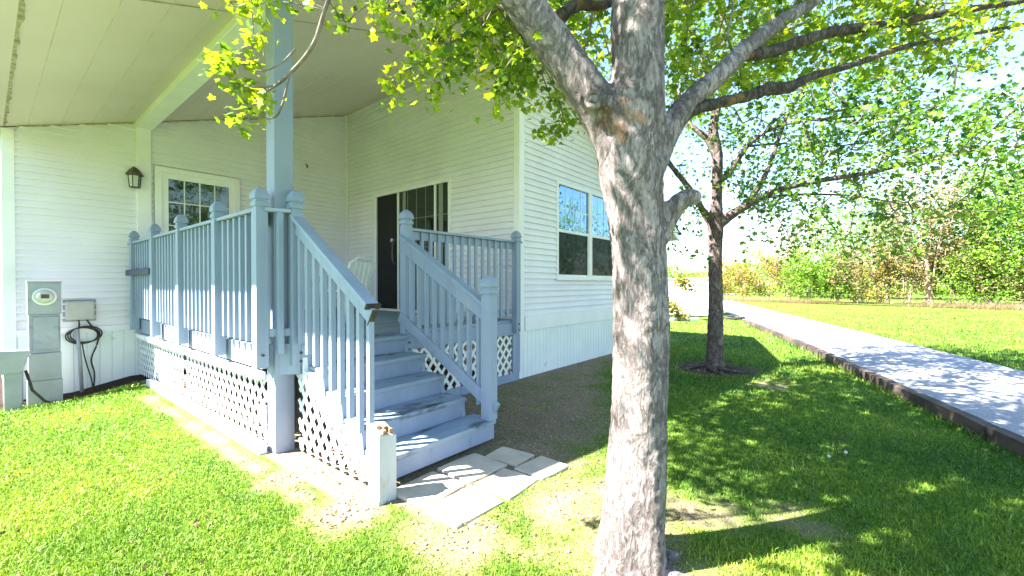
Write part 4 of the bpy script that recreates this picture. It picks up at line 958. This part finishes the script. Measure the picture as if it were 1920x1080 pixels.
# ---- second maple by the drive
base2 = at(1341, 690, 6.98); base2[2] = 0
T2 = thing('maple_tree', base2, 'slimmer maple farther back beside the drive, its foot in dark mulch', 'tree')
d2 = 6.98
tk = limb([(1341,705,d2,.20),(1341,685,d2,.165),(1341,640,d2,.145),(1342,560,d2,.132),(1341,480,d2,.125),(1342,425,d2,.135),(1343,380,d2,.10),(1344,330,d2,.10),(1343,285,d2,.095),(1336,245,d2,.085),(1345,200,d2,.06),(1358,140,d2,.05),(1350,40,d2,.035)], 5)
L2 = [limb(p, 5) for p in (
 [(1340,430,d2,.07),(1315,392,d2,.055),(1285,345,d2-.2,.045),(1250,300,d2-.4,.035),(1235,250,d2-.5,.02)],
 [(1343,300,d2,.06),(1325,262,d2,.05),(1290,230,d2+.1,.035),(1270,170,d2+.2,.02)],
 [(1345,425,d2,.08),(1368,405,d2-.1,.075),(1400,385,d2-.2,.06),(1450,360,d2-.4,.05),(1520,342,d2-.7,.042),(1640,322,d2-1.0,.03),(1760,292,d2-1.2,.022),(1900,275,d2-1.3,.015),(2020,250,d2-1.3,.01)],
 [(1392,390,d2-.1,.05),(1425,345,d2,.042),(1445,300,d2+.1,.035),(1462,250,d2+.2,.03),(1478,210,d2+.3,.025),(1520,150,d2+.4,.015)],
 [(1345,345,d2,.05),(1370,320,d2,.045),(1400,275,d2-.2,.035),(1450,240,d2-.4,.025),(1530,225,d2-.7,.018),(1650,215,d2-.9,.012),(1760,200,d2-1,.008)],
 [(1420,372,d2-.2,.03),(1500,365,d2-.3,.02),(1600,368,d2-.4,.014),(1700,385,d2-.5,.01)],
 [(1338,250,d2,.05),(1335,200,d2,.045),(1322,140,d2,.03),(1300,60,d2,.02)],
 [(1400,275,d2-.2,.02),(1470,270,d2-.3,.015),(1560,275,d2-.5,.012),(1660,262,d2-.7,.01)])]
tk[:,3] *= .84
s = MB(); disp_tube(s, tk, 18, 8)
for j, L_ in enumerate(L2[:3]): disp_tube(s, L_[:14], 12, 9+j)
to = s.build('trunk', M['bark2'], T2, True)
m_ = to.modifiers.new('weld', 'REMESH'); m_.mode = 'VOXEL'; m_.voxel_size = .022; m_.use_smooth_shade = True
m_ = to.modifiers.new('relief', 'DISPLACE'); m_.texture = tx_; m_.strength = .025; m_.mid_level = .5
for L_ in L2:
    s = MB(); s.tube(L_[:,:3], L_[:,3]*(1+.08*np.sin(np.arange(len(L_))*2.3)), 8); s.build('limb', M['bark2'], T2, True)
r2g = np.random.default_rng(6)
tg2 = [scr(1255,1480,-60,200,5.8,8.2,150,r2g), scr(1470,1720,130,330,5.0,7.8,170,r2g), scr(1640,1930,170,300,4.6,6.5,100,r2g), scr(1250,1480,200,400,6.0,8.2,75,r2g),
       scr(1480,1740,330,480,5.4,7.6,90,r2g), scr(1740,1930,290,420,5.0,6.6,30,r2g), scr(1255,1320,395,480,6.0,7.5,10,r2g), scr(1380,1480,380,480,6.2,7.6,14,r2g), scr(1470,1900,-200,150,5.4,8.2,170,r2g), scr(1400,1560,250,420,5.4,7.6,40,r2g)]
x2, y2 = base2[0], base2[1]
ov2 = cloud([((x2,y2,4.9),(2.2,2.0,1.3),110), ((x2+1.2,y2-1.6,3.9),(2.0,1.8,1.0),90)], r2g)
a2 = np.concatenate(tg2+[ov2]); a2 = a2[clear(a2) & (a2[:,2] > 1.7)]
sk2 = np.concatenate([tk[30:,:3]]+[L_[:,:3] for L_ in L2])
V_, F_ = grow(sk2, a2, r2g, .0035, .4)
MB().add(V_, F_).build('twigs', M['twig'], T2)
per = 15
C_ = np.repeat(a2, per, 0)+r2g.normal(0, .09, (len(a2)*per, 3))
vv = np.clip(np.repeat(r2g.normal(.45,.25,len(a2)), per)+r2g.normal(0,.15,len(C_)), 0, 1)
LV, LF, LA = leaves(C_, .066, 'maple', r2g, .4, vv); mesh_obj('crown', LV, LF, M['leaf2'], T2, attr=dict(v=LA))

# ---- brush and trees beyond the drive
def bush(name, px, dd, hgt, rad, lm, ncl, lab, cat, group, per=9, ls=.13, trunkr=.0, seed=0, twm=None, low=.0, stems=7, spread=.10):
    rg = np.random.default_rng(seed); b0 = at(px, 532, dd); b0[2] = 0
    T = thing(name, b0, lab, cat, group)
    sk = [b0+[0,0,.05]]; s = MB()
    for k in range(stems):
        a = rg.uniform(0, 2*np.pi); rr_ = rad*rg.uniform(.2,.7); h_ = hgt*rg.uniform(.5,.9)
        r0_ = trunkr if (k == 0 and trunkr) else .012+.006*hgt
        pts = crom([b0+[rg.normal(0,rad*.12) if not trunkr else 0, rg.normal(0,rad*.12) if not trunkr else 0,-.05], b0+[rr_*.3*math.cos(a),rr_*.3*math.sin(a),h_*.45], b0+[rr_*math.cos(a),rr_*math.sin(a),h_]], 5)
        s.tube(pts, np.linspace(r0_, r0_*.3, len(pts)), 5); sk += list(pts[2:])
    s.build('stem', twm or M['twig'], T, True)
    pts = cloud([(b0+[0,0,hgt*(.5+low*.2)], (rad,rad,hgt*.5), ncl)], rg); nn_ = np.array([vnoise(p[0:1]+p[2], p[1:2]-p[2]*.7, .9)[0] for p in pts]); pts = pts[nn_ > .32]
    pts = pts[pts[:,2] > .12+low*hgt]
    V2, F2 = grow(np.array(sk), pts, rg, .005, .6); MB().add(V2, F2).build('twigs', twm or M['twig'], T)
    C2 = np.repeat(pts, per, 0)+rg.normal(0, spread*max(1, rad*.6), (len(pts)*per, 3))
    vv2 = np.clip(np.repeat(rg.normal(.5,.25,len(pts)), per)+rg.normal(0,.15,len(C2)), 0, 1)
    A1, A2, A3 = leaves(C2, ls, 'diamond', rg, .2, vv2); mesh_obj('crown', A1, A2, lm, T, attr=dict(v=A3))
G = 'brush along the far side of the field'
rows = [ # px, depth, height, radius, material, clusters, label
 (1345,38,2.2,1.6,'leafy',230,'yellow blossoming shrub just right of the slim maple trunk',M['twigp']),
 (1395,37,3.6,2.2,'leafy',420,'tallest yellow flowering shrub at the end of the drive',M['twigp']),
 (1440,36,3.2,2.0,'leafy',300,'yellow and tan shrub with bare stems in its foot',M['twigp']),
 (1475,35,3.4,1.6,'leafd',160,'pale pinkish shrub of mostly bare twigs',M['twigp']),
 (1515,32,3.3,1.7,'leafg',420,'rounded bright green shrub at the middle of the hedge',None),
 (1570,31,3.0,1.7,'leafg',330,'low bright green shrub right of the rounded one',None),
 (1610,30,3.6,1.9,'leafd',330,'tan and olive shrub between green ones',M['twigp']),
 (1660,29,3.4,1.9,'leafy',330,'yellowish olive shrub left of the pale trunk',M['twigp']),
 (1705,28,3.8,1.8,'leafd',330,'tan shrub with dense twigs beside the pale trunk',M['twigp']),
 (1790,27,3.2,1.8,'leafd',300,'brownish undergrowth shrub right of the pale trunk',M['twigp']),
 (1850,25,3.0,2.2,'leafg',420,'bright green shrub under the large leafy tree',None),
 (1925,24,2.8,2.2,'leafd',330,'tan and green shrub at the right picture edge',M['twigp']),
 (1275,44,2.4,2.0,'leafg',200,'far green shrub behind the white trailer',None),
 (1320,46,2.8,2.0,'leafg',200,'far green shrub between trailer and slim maple',None)]
for k, (px, dd, h_, r_, lm, nc, lab, tw_) in enumerate(rows):
    bush('hedge_shrub', px, dd, h_*1.22, r_*1.08, M[lm], int(nc*1.35), lab, 'shrub', G, seed=20+k, twm=tw_, ls=.15, per=11)
G = 'trees beyond the field'
rows = [
 (1745,27,8.6,2.8,'leafd',420,'half bare tree with a pale pinkish trunk behind the brush',M['twigp'],.22),
 (1860,27,8.5,3.4,'leafg',1500,'large bright leafy tree at the right picture edge',None,.16),
 (1960,23,8.0,3.0,'leafg',900,'leafy tree partly cut off by the right picture edge',None,.16),
 (1560,40,8.5,3.8,'leafg',620,'thin leafy tree standing behind the green shrubs',M['twigp'],.15),
 (1480,45,8.0,3.4,'leafd',380,'pale bare tree behind the yellow brush',M['twigp'],.14),
 (1650,38,9.5,3.8,'leafg',700,'hazy half bare tree between the green and the tan brush',M['twigp'],.15),
 (1400,52,7.0,3.2,'leafg',240,'distant green tree behind the yellow brush',None,.15)]
for k, (px, dd, h_, r_, lm, nc, lab, tw_, tr_) in enumerate(rows):
    bush('field_tree', px, dd, h_*1.05, r_, M[lm], int(nc*1.4), lab, 'tree', G, seed=60+k, twm=tw_, ls=.19, per=10, trunkr=tr_, low=.22 if k != 1 else .08, stems=5, spread=.11)
for k, (px, dd, lab) in enumerate(((2400,18.,'unseen leafy tree added well right of the picture edge to be mirrored in the gable window'),(2900,15.,'unseen tall tree added far right of the drive to be mirrored in the gable window'),(3600,12.5,'unseen rightmost tree added to the row to be mirrored in the gable window'))):  # out of view, added to give the window panes a reflection
    bush('field_tree', px, dd, 9.5, 3.6, M['leafg'], 500, lab, 'tree', G, seed=80+k, ls=.22, per=10, trunkr=.18, low=.1, stems=5, spread=.12)
# far woods closing the horizon
rg = np.random.default_rng(90); N2 = 26000
an = rg.uniform(R(5), R(110), N2); rr2 = rg.uniform(70, 85, N2); xx = CAM[0]+rr2*np.sin(an); yy2 = CAM[1]+rr2*np.cos(an)
hh = 2.2+2.6*vnoise(an*40, an*0, 1.)+rg.random(N2)*.8
C2 = np.stack([xx, yy2, rg.random(N2)**.8*hh], 1); A1, A2, A3 = leaves(C2, .55, 'diamond', rg, .1)
tag(mesh_obj('distant_woods', A1, A2, M['leafg'], attr=dict(v=A3)), 'low distant woods along the horizon', 'woods', kind='stuff')
# dry grass fringe at the foot of the brush
N3 = 9000; t3 = rg.random(N3); pa = at(1330,532,36); pb = at(1960,532,21.5); C3 = pa[None]*(1-t3[:,None])+pb[None]*t3[:,None]+rg.normal(0,.35,(N3,3)); C3[:,2] = 0
h3 = rg.uniform(.12,.5,N3); wz = rg.uniform(-.03,.03,N3); V3 = np.stack([C3-[.035,.02,0], C3+[.035,-.02,0], C3+np.stack([rg.normal(0,.15,N3), rg.normal(0,.15,N3), h3],1)],1)
tag(mesh_obj('dry_grass', V3.reshape(-1,3), np.arange(N3*3).reshape(-1,3), M['straw'], attr=dict(v=np.repeat(rg.random(N3),3))), 'tall dry tan grass at the foot of the brush', 'grass', kind='stuff')

# ------------------------------------------------------------------ things by the far end of the drive
tp_ = at(1270, 532, 19.5)
tr = thing('box_trailer', (tp_[0], tp_[1], 0), 'plain white box shaped shed standing far back beside the drive', 'shed')
ux, uy = np.array([.93,.36,0]), np.array([-.36,.93,0]); c0 = np.array([tp_[0]+.2, tp_[1], 0])
def ob(mb, a0, a1, b0, b1, z0, z1):
    P = [c0+ux*a+uy*b_+np.array([0,0,z]) for a, b_, z in [(a0,b0,z0),(a1,b0,z0),(a1,b1,z0),(a0,b1,z0),(a0,b0,z1),(a1,b0,z1),(a1,b1,z1),(a0,b1,z1)]]
    mb.add(P, [(0,3,2,1),(4,5,6,7),(0,1,5,4),(1,2,6,5),(2,3,7,6),(3,0,4,7)])
s = MB(); ob(s, -2.0, .75, -1.2, 1.2, .06, 1.55); s.build('body', M['trim'], tr, bevel=.03)
s = MB(); ob(s, -2.05, .80, -1.25, 1.25, 1.55, 1.60); s.build('roof', M['lattice'], tr, bevel=.01)
s = MB(); ob(s, -1.9, .65, -1.1, 1.1, -.02, .06); s.build('base', M['grey'], tr)
s = MB(); ob(s, -.4, .4, -1.23, -1.2, .15, 1.45); s.build('door', M['lattice'], tr, bevel=.005)
bush('garden_shrub', 1272, 16.0, 1.65, .6, M['leafy'], 260, 'loose yellow green shrub in front of the white shed', 'shrub', None, seed=91, per=10, ls=.15, spread=.06)
bush('garden_shrub', 1290, 16.5, .65, .5, M['leafd'], 80, 'small low tan shrub beside the white border stones', 'shrub', None, seed=92, per=10, ls=.13, spread=.06)
for k, (px, lab) in enumerate(((1266,'white border stone left of the others'),(1283,'middle white border stone before the shed'),(1302,'white border stone nearest the slim maple'))):
    p = ray_ground(px, 601); s = MB(); s.beam((p[0]-.17,p[1]+.1,.04),(p[0]+.17,p[1]-.08,.04), .12, .1); tag(s.build('border_stone', M['trim'], None, bevel=.02), lab, 'stone', 'white stones edging the far flower bed')
p = ray_ground(1372, 598); s = MB(); s.tube([(p[0]+.42*math.cos(a), p[1]+.42*math.sin(a), .06+.02*math.sin(3*a)) for a in np.linspace(0, 2*math.pi, 24)], .05, 6)
tag(s.build('dark_loop', M['cable'], None, True), 'dark hose lying on the sunlit grass beside the slim maple', 'loop')  # closed dark ring laid flat on the grass
# dandelion clocks
for k, (px, py, lab) in enumerate(((1556,858,'left white dandelion clock in the shaded lawn'),(1588,850,'taller leaning white dandelion clock in the shaded lawn'))):
    p = ray_ground(px, py+16); z = float(gz(p[0], p[1])); T = thing('dandelion', (p[0], p[1], z), lab, 'flower', 'dandelion clocks in the lawn')
    s = MB(); s.tube([(p[0],p[1],z),(p[0]+.005,p[1],z+.05),(p[0]+.02,p[1],z+.055)], .0018, 5); s.build('stalk', M['stalk'], T, True)
    s = MB()
    for j in range(60):
        v = np.random.default_rng(j+k*99).normal(0,1,3); v /= np.linalg.norm(v); c9 = np.array([p[0]+.02,p[1],z+.06]); s.beam(c9+v*.003, c9+v*.012, .0015, .0015)
    s.build('seed_head', M['resin'], T)
# fallen leaves and litter, surface roots
rg = np.random.default_rng(44)
n4 = 1500; X4 = rg.uniform(-4.4,-1.2,n4*4); Y4 = rg.uniform(-3.2,-.6,n4*4); kp = (rg.random(n4*4) < np.clip(soil(X4,Y4),0,.9)) & ~((X4 > XS0-.1) & (X4 < -2.1) & (Y4 > -1.45)) & ~((X4 > -3.5) & (Y4 > -.05)); X4, Y4 = X4[kp], Y4[kp]
C4 = np.stack([X4, Y4, gz(X4,Y4)+.005], 1); A1, A2, A3 = leaves(C4, .024, 'diamond', rg, 0)
tag(mesh_obj('leaf_litter', A1, A2, M['leafd'], attr=dict(v=A3)), 'dry tan leaves scattered on the bare soil by the pavers', 'fallen leaves', kind='stuff')
n6 = 5200; X6 = rg.uniform(-3.7,2.5,n6); Y6 = rg.uniform(-2.3,-.05,n6); kp = (rg.random(n6) < soil(X6,Y6)**2) & ~((X6 > -3.5) & (X6 < -2.1) & (Y6 > -1.5)) & ~((X6 > -3.27) & (X6 < -2.12) & (Y6 > -2.14) & (Y6 < -1.4)) & (np.hypot(X6+2.88, Y6+2.99) > .2)
X6, Y6 = X6[kp], Y6[kp]; m6 = len(X6); O6 = np.array([(1,0,0),(0,1,0),(-1,0,0),(0,-1,0),(0,0,.7),(0,0,-.7)], float); S6 = rg.uniform(.004,.015,m6)
J6 = O6[None]*rg.uniform(.6,1.3,(m6,6,1)); a6 = rg.uniform(0,6.28,m6); cx6 = J6[:,:,0]*np.cos(a6)[:,None]-J6[:,:,1]*np.sin(a6)[:,None]; cy6 = J6[:,:,0]*np.sin(a6)[:,None]+J6[:,:,1]*np.cos(a6)[:,None]
V6 = np.stack([X6[:,None]+cx6*S6[:,None], Y6[:,None]+cy6*S6[:,None], (gz(X6,Y6)+.3*S6)[:,None]+J6[:,:,2]*S6[:,None]], 2)
F6 = np.array([(0,1,4),(1,2,4),(2,3,4),(3,0,4),(1,0,5),(2,1,5),(3,2,5),(0,3,5)])[None]+(np.arange(m6)*6)[:,None,None]
tag(mesh_obj('gravel', V6.reshape(-1,3), F6.reshape(-1,3), mat('pebbles', (.20,.145,.10), (.40,.32,.25), 25, .9)), 'small loose stones on the bare soil between steps and house', 'gravel', kind='stuff')
n7 = 260; X7 = rg.uniform(-6,-3.6,n7); Y7 = rg.uniform(-2,3,n7); C7 = np.stack([X7, Y7, gz(X7,Y7)+.025], 1); A1, A2, A3 = leaves(C7, .03, 'diamond', rg, 0)
tag(mesh_obj('leaf_litter', A1, A2, M['deadleaf'], attr=dict(v=A3)), 'brown dead leaves and bits caught in the sunlit left lawn', 'fallen leaves', kind='stuff')
s = MB()
for k in range(6):
    a = rg.uniform(0, 6.28); r0_ = rg.uniform(.12,.2); pts = [np.array([base2[0]+math.cos(a+.15*j)*(r0_+.09*j), base2[1]+math.sin(a+.15*j)*(r0_+.09*j), .03-.006*j]) for j in range(6)]
    s.tube(pts, [.035,.03,.025,.02,.015,.01], 6)
s.build('surface_root', M['bark2'], T2, True)
s = MB()
for a in (-.9, -.3, .35, 1.2, 2.6, 3.6, 4.6):
    pts = [np.array([base1[0]+math.cos(a+.12*j)*(.14+.06*j), base1[1]+math.sin(a+.12*j)*(.14+.06*j), max(.0,.035-.02*j)]) for j in range(5)]
    s.tube(pts, [.045,.036,.027,.02,.012], 8)
s.build('surface_root', M['bark'], T1, True)

for o in bpy.data.objects:
    if '_w' in o: del o['_w']
